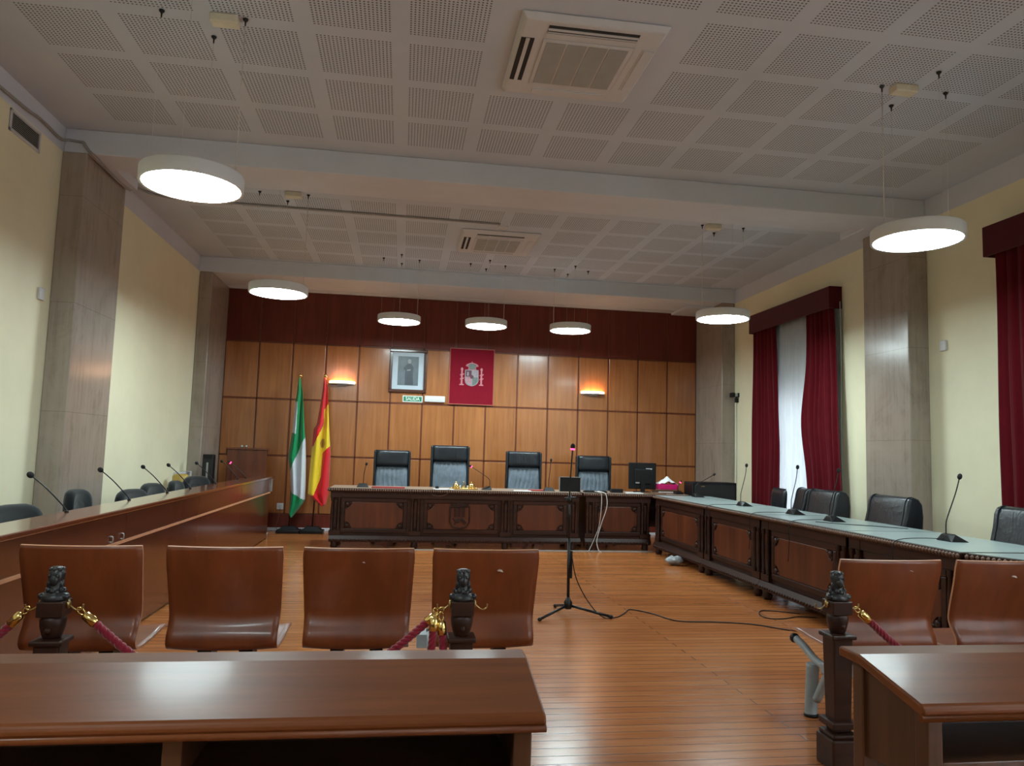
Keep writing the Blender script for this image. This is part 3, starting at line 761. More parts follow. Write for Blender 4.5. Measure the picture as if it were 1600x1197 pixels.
# ============================================================ RIGHT TABLES (desk units), local frame: front faces -Y, turned to face -X
def desk_unit(lbl, xw, yc, L, rot=-PI/2, loc=None, wedge=0):
    t = thing('carved_desk', lbl, 'desk', loc or (xw, yc, 0), rot, 'row of grey-topped carved desks')
    h = L/2
    carved_front(t, -h+.02, h-.02, [(-h+.18, h-.18)], [-h+.09, h-.09])
    top_with_edge(t, [(-h+.002, -.03), (h-.002, -.03), (h-.002, .78), (-h+.002+wedge, .78-wedge*.1)], .735, .78, m_topgrey, [((-h, -.035), (h, -.035))])
    b = B(); box(b, -h+.02+wedge, -h+.05+wedge, .06, .70, .09, .735); box(b, h-.05, h-.02, .06, .74, .09, .735); obj('side_panel', b, m_carved, t)
    feet(t, [(-h+.09, .02), (h-.09, .02), (-h+.09+wedge, .66), (h-.09, .66)])
    return t
ubounds = [(9.86, 8.20), (8.20, 6.84), (6.84, 5.42), (5.42, 4.20)]
names = ['carved grey-topped desk at the far end of the right row, touching the side desk', 'second carved grey-topped desk from the far end of the right row',
         'third carved grey-topped desk from the far end of the right row', 'fourth carved grey-topped desk of the right row, beside the plywood chairs']
for (a, c), nm in zip(ubounds, names): desk_unit(nm, 3.455, (a+c)/2, a-c)
dvec = Vector((.155, -.338)).normalized(); ang = math.atan2(dvec.y, dvec.x)
mid = Vector((3.43, 4.185))+dvec*.62
nrm = Vector((-dvec.y, dvec.x))
desk_unit('nearest carved grey-topped desk of the right row, set at an angle', 0, 0, 1.22, ang, (mid.x+.035*nrm.x, mid.y+.035*nrm.y, 0), wedge=.36)

# ============================================================ LEFT DESK
t = thing('left_panelled_desk', 'long glossy red-brown desk with raised shelf along the left side', 'desk', (-1.827, 0, 0))
Y0, Y1 = 2.35, 11.10
cuts = [Y0, 3.40, 5.40, 7.22, 9.05, 10.98]
for a, c in zip(cuts, cuts[1:]):
    b = B(); box(b, -.03, .0, a+.003, c-.003, .02, .64); obj('lower_panel', b, m_desk, t, bevel=.003)
    b = B(); box(b, -.022, .010, a+.003, c-.003, .655, .838); obj('upper_panel', b, m_desk, t, bevel=.004)
b = B(); box(b, -.028, .012, Y0, 10.98, .637, .656); obj('metal_strip', b, m_plyedge, t)
b = B(); box(b, -.245, .028, Y0, 11.20, .838, .868); obj('raised_shelf', b, m_deskx, t, bevel=.006)
b = B(); box(b, -.42, -.03, Y0, 11.0, .72, .75); obj('desk_top', b, m_deskx, t, bevel=.004)
b = B(); box(b, -.245, -.225, Y0, 11.0, .75, .84); obj('shelf_back', b, m_desk, t)
b = B(); box(b, -.40, -.02, 10.96, 10.98, 0, .838); obj('end_panel', b, m_desk, t)
b = B(); box(b, .002, .030, 10.99, 11.02, .66, .835); obj('end_bracket', b, m_chrome, t)
b = B(); tube(b, [(-.01, 10.99, 0), (-.01, 10.99, .09)], .015, smooth=False); obj('foot', b, m_chrome, t)
for yy in (5.14, 5.33):
    b = B(); tube(b, [(.008, yy, .668), (.022, yy, .672), (.022, yy, .70), (.008, yy, .704)], .0045); obj('handle', b, m_chrome, t)

# ============================================================ MICROPHONES
def gooseneck(root, pts, r=.0042, led=None, headr=.016, hl=2.0):
    P = smooth_path(pts, 6)
    b = B(); tube(b, P, r, n=8, smooth=False); obj('gooseneck', b, m_blackm, root)
    d = (P[-1]-P[-2]).normalized()
    q = Vector((0, 0, 1)).rotation_difference(d)
    b = B(); ball(b, (0, 0, 0), headr, 1, 1, hl*.7)
    for v in b.verts: v.co = q @ v.co + P[-1]+d*headr*.8
    h = obj('microphone_head', b, m_foam, root)
    if led:
        b = B(); lathe(b, [(headr*.8, -.008), (headr*1.0, -.006), (headr*1.0, .004), (headr*.7, .006)], n=16)
        for v in b.verts: v.co = q @ v.co + P[-1]-d*headr*.3
        obj('red_light_ring', b, m_redled, h)
def wedge_mic(lbl, loc, rotz=0, hd=(.04, 0, .445), led=None, group=None, cable=None):
    t = thing('conference_microphone', lbl, 'microphone', loc, rotz, group)
    b = B()
    hexa(b, [(-.055, -.085, 0), (.085, -.085, 0), (.085, .075, 0), (-.055, .075, 0), (-.045, -.03, .048), (-.005, -.06, .052), (-.005, .055, .052), (-.045, .03, .048)])
    obj('microphone_base', b, m_black, t, bevel=.006)
    hx, hy, hz = hd
    gooseneck(t, [(-.03, 0, .045), (-.028, 0, .12), (-.028+(hx+.03)*.12, hy*.1, .17), (hx*.6, hy*.6, .17+(hz-.17)*.6), (hx, hy, hz)], led=led)
    if cable:
        b = B(); tube(b, cable, .003, 6); obj('microphone_cable', b, m_black, t)
    return t
RM = 'conference microphones on the right desks'
ZT = .782
def rcab(dy=0, dz=-.35): return [(-.05, 0, .015), (-.18, .03+dy, .012), (-.38, -.02+dy, .008), (-.455, -.04+dy, -.03), (-.46, -.05+dy, dz*.5), (-.455, -.02+dy, dz)]
wedge_mic('conference microphone on the far end of the grey-topped desks, leaning to the right', (3.95, 9.62, ZT), 0, (.24, .02, .30), None, RM)
wedge_mic('conference microphone on the grey desk in front of the far burgundy curtain', (3.84, 8.02, ZT), 0, (.04, 0, .445), None, RM, rcab())
wedge_mic('conference microphone on the grey desk in front of the white sheer curtain', (3.86, 6.95, ZT), 0, (.04, 0, .452), None, RM, rcab(.05))
wedge_mic('conference microphone on the grey desk in front of the right burgundy curtain', (3.83, 6.23, ZT), 0, (.06, 0, .44), None, RM, rcab(-.03))
wedge_mic('conference microphone on the grey desk nearest the camera, at the right', (3.84, 4.80, ZT), 0, (.085, 0, .44), None, RM, rcab(.02))
b = B(); tube(b, [(3.60, 6.12, .785), (3.75, 5.95, .785), (3.95, 5.80, .785), (4.12, 5.62, .785)], .003, 6)
tag(obj('table_cable', b, m_black), 'thin black cable lying across the grey desk top before a leather chair', 'cable')
JM = 'conference microphones on the judges bench'
wedge_mic('small microphone at the left end of the judges bench', (-.50, 10.32, ZT), -PI/2, (0, .03, .30), None, JM)
wedge_mic('microphone with a red light beside the brass inkstand', (1.19, 10.30, ZT), PI, (.235, 0, .315), 1, JM)
wedge_mic('upright black microphone right of the third judge chair', (2.06, 10.32, ZT), -PI/2, (0, .02, .42), None, JM)
b = B(); rbox(b, -.085, .085, -.05, .05, 0, .055, .008, 2)
t = tag(obj('microphone_unit', b, m_black, loc=(3.03, 10.30, ZT)), 'low black microphone unit between the fourth chair and the monitor', 'microphone unit')
t = thing('desk_microphone', 'short pink-headed microphone beside the papers on the side desk', 'microphone', (3.93, 10.25, ZT))
b = B(); rbox(b, -.06, .06, -.05, .05, 0, .03, .006, 2); obj('microphone_base', b, m_black, t)
gooseneck(t, [(0, 0, .03), (-.01, 0, .10), (.03, 0, .17)], .006, 1, .013)
LMg = 'microphones on the left desk'
def left_mic(lbl, y, hx=-.19, hz=.215, led=None, dy=-.05):
    t = thing('desk_microphone', lbl, 'microphone', (-2.035, y, .868), 0, LMg)
    b = B(); lathe(b, [(.014, 0), (.012, .006), (.006, .012)], n=12); obj('microphone_base', b, m_black, t)
    gooseneck(t, [(0, 0, .008), (hx*.12, dy*.1, .04), (hx*.6, dy*.6, .04+(hz-.04)*.6), (hx, dy, hz)], .0042, led, .0185 if y < 6.5 else .017, 1.7)
left_mic('gooseneck microphone nearest the camera on the left desk', 5.00)
left_mic('second gooseneck microphone from the camera on the left desk', 6.07)
left_mic('third gooseneck microphone from the camera on the left desk', 7.0)
left_mic('fourth gooseneck microphone from the camera on the left desk', 7.72)
left_mic('fifth gooseneck microphone from the camera, before the dark loudspeaker', 8.72)
left_mic('sixth gooseneck microphone from the camera, before the lectern', 9.88)
left_mic('microphone with a red light at the far end of the left desk', 10.35, -.20, .20, 1)

# ---- standing microphone
t = thing('microphone_stand', 'black tripod microphone stand with red-lit microphone in the middle of the floor', 'microphone stand', (1.394, 6.075, 0))
b = B(); lathe(b, [(.028, .055), (.034, .07), (.034, .11), (.02, .13), (.014, .15)], n=16); obj('hub', b, m_blackm, t)
b = B(); tube(b, [(0, 0, .10), (-.003, 0, .62)], .0125, 12, False); obj('lower_pole', b, m_blackm, t)
b = B(); tube(b, [(-.003, 0, .60), (-.005, 0, .98)], .0085, 10, False); obj('upper_pole', b, m_blackm, t)
b = B(); lathe(b, [(.012, .90), (.024, .91), (.024, .95), (.012, .97)], -.004, 0, 14); tube(b, [(0, 0, .95), (.05, 0, .955)], .008, 8, False); box(b, -.05, 0, -.012, .012, .93, .955); obj('clutch', b, m_blackm, t)
b = B(); box(b, .012, .028, -.01, .01, .30, .52); obj('cable_clip', b, m_black, t)
for (ex, ey) in ((-.27, -.20), (.33, -.12), (-.04, .31)):
    b = B(); tube(b, [(0, 0, .085), (ex, ey, .016)], .011, 8, False); l = obj('leg', b, m_blackm, t)
    b = B(); ball(b, (ex, ey, .016), .016, 1.1, 1.1, 1, n=6); obj('rubber_foot', b, m_black, l)
gooseneck(t, [(-.005, 0, .97), (-.002, 0, 1.10), (.004, 0, 1.22), (.012, 0, 1.36)], .006, 1, .019, 2.0)
b = B()
tube(b, [(1.42, 6.06, .46), (1.45, 6.03, .30), (1.55, 6.02, .12), (1.66, 5.98, .01), (1.78, 5.99, .005), (1.90, 6.15, .005), (1.99, 6.28, .005), (2.129, 6.113, .005), (2.245, 5.85, .005), (2.557, 5.805, .005), (2.837, 5.712, .005), (3.06, 5.50, .005), (3.36, 5.46, .005)], .0045, 6)
tag(obj('microphone_cable', b, m_black), 'black cable running over the floor from the microphone stand to the desks', 'cable')
b = B()
tube(b, [(3.44, 6.10, .006), (3.18, 6.228, .006), (3.06, 6.08, .006), (3.06, 5.93, .006), (3.188, 5.909, .006), (3.34, 5.977, .006), (3.5, 5.95, .006)], .0045, 6)
tag(obj('floor_cable', b, m_black), 'loop of black cable on the floor at the foot of the carved desks', 'cable')

# ============================================================ LEATHER CHAIRS
def star_base(t, r=.28, h=.09):
    b = B(); lathe(b, [(.035, .07), (.04, .10), (.028, .12), (.028, .38)], n=12); obj('gas_column', b, m_blackm, t)
    for k in range(5):
        a = 2*PI*k/5
        b = B(); tube(b, [(.02*math.cos(a), .02*math.sin(a), .10), (r*math.cos(a), r*math.sin(a), .07)], .017, 6, False); l = obj('base_leg', b, m_blackm, t)
        b = B(); ball(b, (r*math.cos(a), r*math.sin(a), .028), .028, 1, 1, 1, n=6); obj('caster', b, m_black, l)
def pad(bm, w0, w1, z0, z1, y0, y1, th, r=.035, bulge=.0, mi=0, nx=14, nz=14):
    """padded slab: widths w0 (bottom) w1 (top); y0,y1 centre line at bottom/top"""
    def P(u_, v_, side):
        a = (u_-.5)*2; c = (v_-.5)*2
        edge = (max(0, 1-abs(a)**6))**.5*(max(0, 1-abs(c)**6))**.5
        wd = w0+(w1-w0)*v_
        cr = 1-.10*max(0, abs(c)-.75)/.25*.6
        return (a*wd/2*cr, y0+(y1-y0)*v_+side*(th/2*edge+bulge*(1-a*a)*(1-c*c)), z0+(z1-z0)*v_)
    F = [[bm.verts.new(P(i/nx, j/nz, -1)) for j in range(nz+1)] for i in range(nx+1)]
    G = [[bm.verts.new(P(i/nx, j/nz, 1)) for j in range(nz+1)] for i in range(nx+1)]
    for i in range(nx):
        for j in range(nz):
            for A, s_ in ((F, 1), (G, -1)):
                q = (A[i][j], A[i+1][j], A[i+1][j+1], A[i][j+1])
                f = bm.faces.new(q if s_ > 0 else q[::-1]); f.smooth = True; f.material_index = mi
    bmesh.ops.remove_doubles(bm, verts=bm.verts[:], dist=.0005)
def judge_chair(lbl, x, y, top, wd):
    t = thing('judge_chair', lbl, 'chair', (x, y, 0), 0, 'high-backed leather chairs behind the judges bench')
    b = B(); rbox(b, -wd/2, wd/2, -.26, .24, .40, .50, .04, 4); obj('seat', b, m_leather, t)
    b = B(); rbox(b, -wd/2, -wd/2+.035, .20, .30, .46, top-.01, .015, 3); rbox(b, wd/2-.035, wd/2, .20, .30, .46, top-.01, .015, 3)
    rbox(b, -wd/2, wd/2, .26, .31, .46, top, .02, 3); obj('back_shell', b, m_leather, t)
    hz = top-.235
    b = B(); pad(b, wd-.03, wd-.03, hz, top+.004, .225, .235, .10); obj('headrest', b, m_leather, t)
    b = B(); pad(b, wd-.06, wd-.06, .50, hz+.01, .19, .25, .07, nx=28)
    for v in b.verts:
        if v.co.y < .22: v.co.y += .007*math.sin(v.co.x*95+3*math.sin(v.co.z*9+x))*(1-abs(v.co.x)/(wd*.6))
    obj('backrest_pad', b, m_leather_lo, t, label='lower pleated pad of the backrest, lamp sheen painted in grey')
    for s_ in (-1, 1):
        b = B(); tube(b, [(s_*(wd/2+.02), .20, .66), (s_*(wd/2+.025), -.05, .68), (s_*(wd/2+.025), -.16, .66), (s_*(wd/2+.01), -.14, .46)], .022, 8); obj('armrest', b, m_black, t)
    star_base(t)
judge_chair('high-backed black leather chair behind the left end of the judges bench', -.135, 10.98, 1.285, .54)
judge_chair('tallest black leather chair, behind the brass inkstand', .72, 10.98, 1.378, .58)
judge_chair('high-backed black leather chair behind the middle of the judges bench', 1.84, 10.98, 1.322, .55)
judge_chair('high-backed black leather chair left of the computer monitor', 2.93, 10.98, 1.287, .55)

def conf_chair(lbl, x, y, rot, top=.99, wd=.60, th=.15, mat=m_leather, grp='low leather chairs behind the right desks'):
    """faces local -Y; backrest at +Y"""
    t = thing('leather_chair', lbl, 'chair', (x, y, 0), rot, grp)
    b = B(); rbox(b, -wd/2+.03, wd/2-.03, -.15, .20, .36, .50, .05, 4); obj('seat', b, mat, t)
    b = B()
    # rounded-top cushion, front bulging; cross section in Y-Z extruded along X
    prof = [(.10, .48), (.085, .60), (.12, .74), (.15, .86), (.155+.01, top-.06), (.185, top-.015), (.225, top), (.27, top-.012), (.305, top-.06), (.315, .85), (.30, .60), (.27, .48)]
    prism(b, prof, 'X', -wd/2, wd/2)
    for f in b.faces: f.smooth = True
    o = obj('backrest', b, mat, t, bevel=.02); o.modifiers['bevel'].segments = 4
    b = B()
    for xs in (-wd/2+.05, wd/2-.05): tube(b, [(xs, y_-.002 if y_ < .2 else y_, z_) for y_, z_ in prof[:8]], .005, 6)
    tube(b, [(-wd/2+.03, .118, .76), (wd/2-.03, .118, .76)], .006, 6, False)
    obj('piping', b, mat, t)
    for s_ in (-1, 1):
        b = B(); rbox(b, min(s_*(wd/2-.02), s_*(wd/2+.05)), max(s_*(wd/2-.02), s_*(wd/2+.05)), -.14, .16, .60, .645, .018, 3)
        box(b, s_*(wd/2+.015)-.012, s_*(wd/2+.015)+.012, -.10, -.05, .42, .61); obj('armrest', b, mat, t)
    star_base(t)
FACE_L = -PI/2
conf_chair('low black leather chair in front of the second curtain at the right edge', 4.27, 4.78, FACE_L, 1.02, .62)
conf_chair('low black leather chair in front of the right stone pillar', 4.27, 6.34, FACE_L-.04, 1.015, .62)
conf_chair('low black leather chair in front of the right burgundy curtain', 4.27, 7.42, FACE_L-.03, 1.01, .60)
conf_chair('black leather chair turned sideways in front of the white sheer curtain', 4.36, 8.04, FACE_L-.30, 1.0, .48)
t = thing('office_chair', 'small dark upholstered chair beside the far burgundy curtain', 'chair', (4.42, 8.74, 0), FACE_L-.15)
b = B(); rbox(b, -.24, .24, -.25, .2, .40, .47, .03, 3); obj('seat', b, m_fab_black, t)
b = B(); pad(b, .46, .48, .50, .965, .20, .23, .07); obj('backrest', b, m_leather, t)
for s_ in (-1, 1):
    b = B(); tube(b, [(s_*.26, .2, .62), (s_*.27, .0, .655), (s_*.27, -.18, .64), (s_*.25, -.2, .45)], .018, 8); obj('armrest', b, m_black, t)
star_base(t)

def task_chair(lbl, x, y, rot, top=.93, wd=.46):
    t = thing('task_chair', lbl, 'chair', (x, y, 0), rot, 'black task chairs behind the left desk')
    b = B(); rbox(b, -.24, .24, -.25, .20, .42, .50, .035, 4); obj('seat', b, m_fab_black, t)
    b = B()
    n = 24
    def loop(yy, k):
        out = []
        for i in range(n):
            a = 2*PI*i/n; ca, sa = math.cos(a), math.sin(a)
            ex = .55
            X_ = math.copysign(abs(ca)**ex, ca)*wd/2*k; Z_ = math.copysign(abs(sa)**ex, sa)*.21*k
            out.append(b.verts.new((X_, yy-.04*(X_/(wd/2))**2+(0), top-.21+Z_)))
        return out
    prof = [(.17, .55), (.155, .80), (.16, .93), (.185, 1.0), (.215, 1.0), (.235, .93), (.24, .6)]
    L_ = [loop(yy, k) for yy, k in prof]
    for A, D in zip(L_, L_[1:]):
        for i in range(n): b.faces.new((A[i], A[(i+1) % n], D[(i+1) % n], D[i])).smooth = True
    b.faces.new(L_[0][::-1]); b.faces.new(L_[-1])
    obj('backrest', b, m_fab_black, t)
    b = B(); box(b, -.03, .03, .235, .26, .45, .80); box(b, -.03, .03, .0, .26, .40, .43); obj('back_bracket', b, m_black, t)
    star_base(t)
    return t
FACE_R = PI/2
task_chair('black task chair at the left edge, nearest the camera behind the left desk', -2.30, 5.24, FACE_R-.12, .885, .62)
task_chair('narrow black task chair in front of the near left pillar, turned sideways', -2.32, 6.30, FACE_R-.02, .93, .38)
task_chair('black task chair right of the white notice, behind the left desk', -2.30, 7.42, FACE_R-.1, .868, .60)
task_chair('black task chair right behind the third left microphone', -2.38, 8.24, FACE_R-.1, .885, .50)
task_chair('black task chair in front of the ochre pot, mostly hidden', -2.36, 9.02, FACE_R, .88, .44)
task_chair('largest black task chair behind the left desk, near the loudspeaker', -2.34, 9.72, FACE_R-.25, .905, .60)

# ============================================================ BENCH-TOP THINGS
Z = .782
b = B(); rbox(b, -.15, .15, -.012, .012, 0, .20, .006, 2)
t = thing('tablet_screen', 'small black screen seen from behind on the bench beside the mic stand', 'screen', (2.36, 10.32, Z))
obj('screen_back', b, m_black, t)
b = B(); box(b, -.155, -.147, -.014, .014, 0, .205); box(b, .147, .155, -.014, .014, 0, .205); box(b, -.155, .155, -.014, .014, .198, .205); obj('screen_rim', b, m_vent, t)
t = thing('computer_monitor', 'black computer monitor seen from behind on the side desk', 'monitor', (3.47, 10.50, Z), -.05)
b = B(); rbox(b, -.205, .205, -.03, .0, .05, .43, .012, 3); obj('monitor_back', b, m_black, t)
b = B(); rbox(b, -.12, .12, -.055, -.028, .12, .34, .015, 3); box(b, -.03, .03, -.06, -.03, .0, .25); rbox(b, -.11, .11, -.10, .08, 0, .015, .004, 2); obj('monitor_stand', b, m_black, t)
b = B(); box(b, .05, .14, -.0315, -.0295, .335, .35); obj('white_sticker', b, m_paper, t)
b = B(); box(b, -.11, -.05, -.0585, -.0545, .13, .15); obj('port_panel', b, m_vent, t)
b = B(); rbox(b, -.16, .16, -.06, .06, 0, .02, .005, 2)
t = tag(obj('keyboard', b, m_black, loc=(2.70, 10.22, Z)), 'flat black keyboard in front of the fourth judge chair', 'keyboard')
b = B()
for i in range(12):
    for j in range(4): box(b, -.148+.025*i, -.128+.025*i, -.05+.026*j, -.03+.026*j, .02, .026)
obj('keys', b, m_blackm, t)
b = B(); rbox(b, 0, .045, -.05, .05, 0, .04, .008, 2); tag(obj('stapler', b, m_black, loc=(.47, 10.25, Z)), 'small dark object on the bench left of the white papers', 'office item')
def paper(lbl, x, y, w_, d, mat, h=.006, rz=0, name='paper_sheet', cat='paper'):
    b = B(); box(b, -w_/2, w_/2, -d/2, d/2, 0, h); o = tag(obj(name, b, mat, loc=(x, y, Z)), lbl, cat); o.rotation_euler = (0, 0, rz)
paper('white papers on the bench left of the brass inkstand', .58, 10.18, .26, .20, m_paper, rz=.15)
paper('red folder on the bench in front of the first judge chair', -.16, 10.25, .44, .22, m_redbook, .012, 0, 'folder', 'folder')
paper('white papers on the bench in front of the third judge chair', 1.66, 10.17, .24, .18, m_paper, rz=-.1)
paper('thin red folder on the bench before the third judge chair', 1.90, 10.38, .22, .2, m_redbook, .010, 0, 'folder', 'folder')
paper('brown folder on the side desk in front of the monitor', 3.56, 10.20, .26, .2, m_brownbook, .012, .1, 'folder', 'folder')
paper('white papers on the side desk below the monitor', 3.26, 10.20, .22, .16, m_paper, .012)
t = thing('document_stack', 'stack of brown folders and papers under the pink tray', 'documents', (3.82, 10.46, Z))
for k, (mm, w_) in enumerate(((m_brownbook, .36), (m_paper, .34), (m_frame, .37), (m_brownbook, .35))):
    b = B(); box(b, -w_/2+.01*(k % 2), w_/2, -.14, .14, .014*k, .014*k+.0135); obj('folder', b, mm, t)
t = thing('paper_tray', 'pink tray heaped with white papers on the side desk', 'tray', (3.83, 10.46, Z+.056))
b = B(); hexa(b, [(-.13, -.10, 0), (.13, -.10, 0), (.13, .10, 0), (-.13, .10, 0), (-.15, -.12, .075), (.15, -.12, .075), (.15, .12, .075), (-.15, .12, .075)]); obj('tray', b, m_pink, t, bevel=.004)
b = B(); grid_sheet(b, lambda a, c: (-.145+.28*a, -.11+.22*c, .076+.11*max(0, 1-abs(a-.52)*2.0)**.9*max(0, 1-abs(c-.5)*1.3)+.008*math.sin(a*17+c*9)), 16, 12); obj('paper_heap', b, m_paper, t, solid=.003)
# inkstand
t = thing('brass_inkstand', 'brass inkstand with two inkwells and a bell on the judges bench', 'inkstand', (.86, 10.28, Z))
b = B(); rbox(b, -.19, .19, -.06, .06, 0, .018, .005, 2)
for s_ in (-.17, .17): ball(b, (s_, -.04, .02), .012, n=5)
obj('tray', b, m_gold, t)
for s_ in (-.105, .105):
    b = B(); lathe(b, [(.042, .018), (.046, .035), (.040, .06), (.030, .075), (.012, .085)], s_, 0, 16); o = obj('inkwell', b, m_gold, t)
    b = B(); ball(b, (s_, 0, .094), .012, n=5); obj('knob', b, m_gold, o)
b = B(); lathe(b, [(.028, .018), (.026, .03), (.018, .055), (.008, .062), (.006, .10), (.010, .105), (.004, .112)], 0, 0, 16); obj('bell', b, m_gold, t)
for s_ in (-.05, .05):
    b = B(); lathe(b, [(.009, .018), (.009, .05), (.006, .055)], s_, -.01, 10); obj('pen_holder', b, m_paper, t)
# hanging white cables
b = B(); tube(b, [(2.72, 10.22, .80), (2.74, 10.06, .80), (2.80, 10.015, .765), (2.81, 10.0, .60), (2.73, 9.99, .36), (2.67, 9.97, .15), (2.69, 9.94, .02), (2.71, 9.88, .006)], .0065, 8)
tag(obj('white_cable', b, m_cable), 'thicker white cable looping down the front of the side desk', 'cable')
b = B(); tube(b, [(2.68, 10.2, .80), (2.69, 10.06, .80), (2.735, 10.015, .765), (2.73, 10.0, .55), (2.70, 9.99, .33), (2.64, 9.99, .17), (2.56, 9.96, .02), (2.52, 9.93, .006)], .005, 8)
tag(obj('white_cable', b, m_cable), 'thinner white cable beside it swinging left down the side desk', 'cable')
b = B(); tube(b, [(.62, 10.12, .787), (.66, 10.035, .785), (.60, 10.025, .72), (.50, 10.026, .70), (.42, 10.03, .715)], .003, 6)
tag(obj('thin_cable', b, m_brownbook), 'thin cable hanging over the bench edge below the white papers', 'cable')
# black box on the corner
t = thing('equipment_cabinet', 'wide black equipment box behind the far end of the grey desks', 'cabinet', (4.40, 10.24, 0))
b = B(); rbox(b, -.33, .33, -.16, .16, 0, .965, .012, 3); obj('cabinet_body', b, m_black, t)
b = B(); box(b, -.30, .30, -.166, -.158, .06, .93); obj('front_grille', b, m_dark, t)
b = B(); box(b, -.20, -.15, -.168, -.165, .90, .915); obj('badge', b, m_brass, t)
# bag under desk
b = B(); ball(b, (0, 0, .055), .09, 1.3, .8, .55, n=8)
for v in b.verts: v.co += Vector((random.uniform(-.012, .012), random.uniform(-.012, .012), random.uniform(-.012, .012)))
o = tag(obj('plastic_bag', b, plain('translucent_bag', (.30, .31, .33), .35), loc=(3.33, 8.80, .008)), 'crumpled whitish plastic bag under the farthest grey-topped desk', 'bag')

# camera on far pillar
t = thing('security_camera', 'small black security camera on the right wall beside the far pillar', 'camera', (RX-.02, 10.93, 2.27))
b = B(); rbox(b, -.03, .02, -.025, .025, -.09, -.02, .006, 2); tube(b, [(-.01, 0, -.03), (-.02, 0, .01)], .012, 8, False); obj('mounting_bracket', b, m_black, t)
for s_ in (-1, 1):
    b = B(); rbox(b, -.02+s_*.055-.03, -.02+s_*.055+.03, -.05, .04, -.01, .06, .012, 2); obj('camera_head', b, m_black, t)
b = B(); rbox(b, -.05, .01, -.03, .02, .0, .05, .01, 2); obj('camera_body', b, m_chrome, t)
b = B(); tube(b, [(RX-.012, 10.96, 2.19), (RX-.012, 10.97, .10)], .006, 6, False)
tag(obj('camera_cable', b, m_cable), 'white cable running down the wall below the security camera', 'cable')

# ============================================================ CURTAINS
def valance(lbl, y0, y1):
    t = thing('curtain_valance', lbl, 'valance', (RX, (y0+y1)/2, 3.14), 0, 'burgundy valances over the windows')
    h = (y1-y0)/2
    b = B(); box(b, -.168, -.150, -h, h, 0, .265); box(b, -.152, 0, -h, -h+.02, 0, .265); box(b, -.152, 0, h-.02, h, 0, .265); obj('valance_front', b, m_valance, t, bevel=.004)
    b = B(); box(b, -.16, 0, -h, h, .255, .268); obj('valance_top', b, m_valance, t)
valance('burgundy box valance over the far window', 8.13, 10.22)
valance('burgundy box valance over the window at the right edge', 3.55, 5.745)
def curtain(name, lbl, y0, y1, x, mat, folds, amp, z0=.04, z1=3.22, grp=None, shape=None, mats=None):
    b = B()
    def fn(a, c):
        z = z0+(z1-z0)*c
        ya, yb = (y0, y1) if not shape else shape(c)
        y = ya+(yb-ya)*a
        ph = a*folds*2*PI
        d = amp*(math.sin(ph)+.35*math.sin(ph*2.3+1.3+c*1.5))*(1-.35*c)+.006*math.sin(c*9+a*13)
        return (x+d, y, z)
    grid_sheet(b, fn, max(60, int(folds*10)), 28)
    return tag(obj(name, b, mat, solid=.004), lbl, 'curtain', grp)
def shpL(c):   # far panel, gathered at top
    return (9.50-.10*max(0, 1-abs(c-.45)*2)+.02, 10.16+.07*(1-c)**1.2)
def shpR(c):   # right panel with a bulge on its left side near mid height
    return (8.12-.16*(1-c), 8.72+.13*math.exp(-((c-.55)/.16)**2)-.02*(1-c))
curtain('velvet_curtain', 'burgundy velvet curtain on the far side of the far window', 0, 0, RX-.118, m_velvet, 6, .026, grp='burgundy curtains', shape=shpL)
curtain('velvet_curtain', 'burgundy velvet curtain on the near side of the far window', 0, 0, RX-.118, m_velvet, 6, .026, grp='burgundy curtains', shape=shpR)
curtain('sheer_curtain', 'white sheer curtain glowing with daylight between the burgundy curtains', 8.10, 9.75, RX-.047, m_sheer, 9, .028)
curtain('velvet_curtain', 'burgundy velvet curtain of the window at the right edge', 4.55, 5.66, RX-.118, m_velvet, 9, .026, grp='burgundy curtains')
curtain('sheer_curtain', 'white sheer curtain of the window beyond the right edge', 3.7, 5.5, RX-.047, m_sheer, 12, .02)

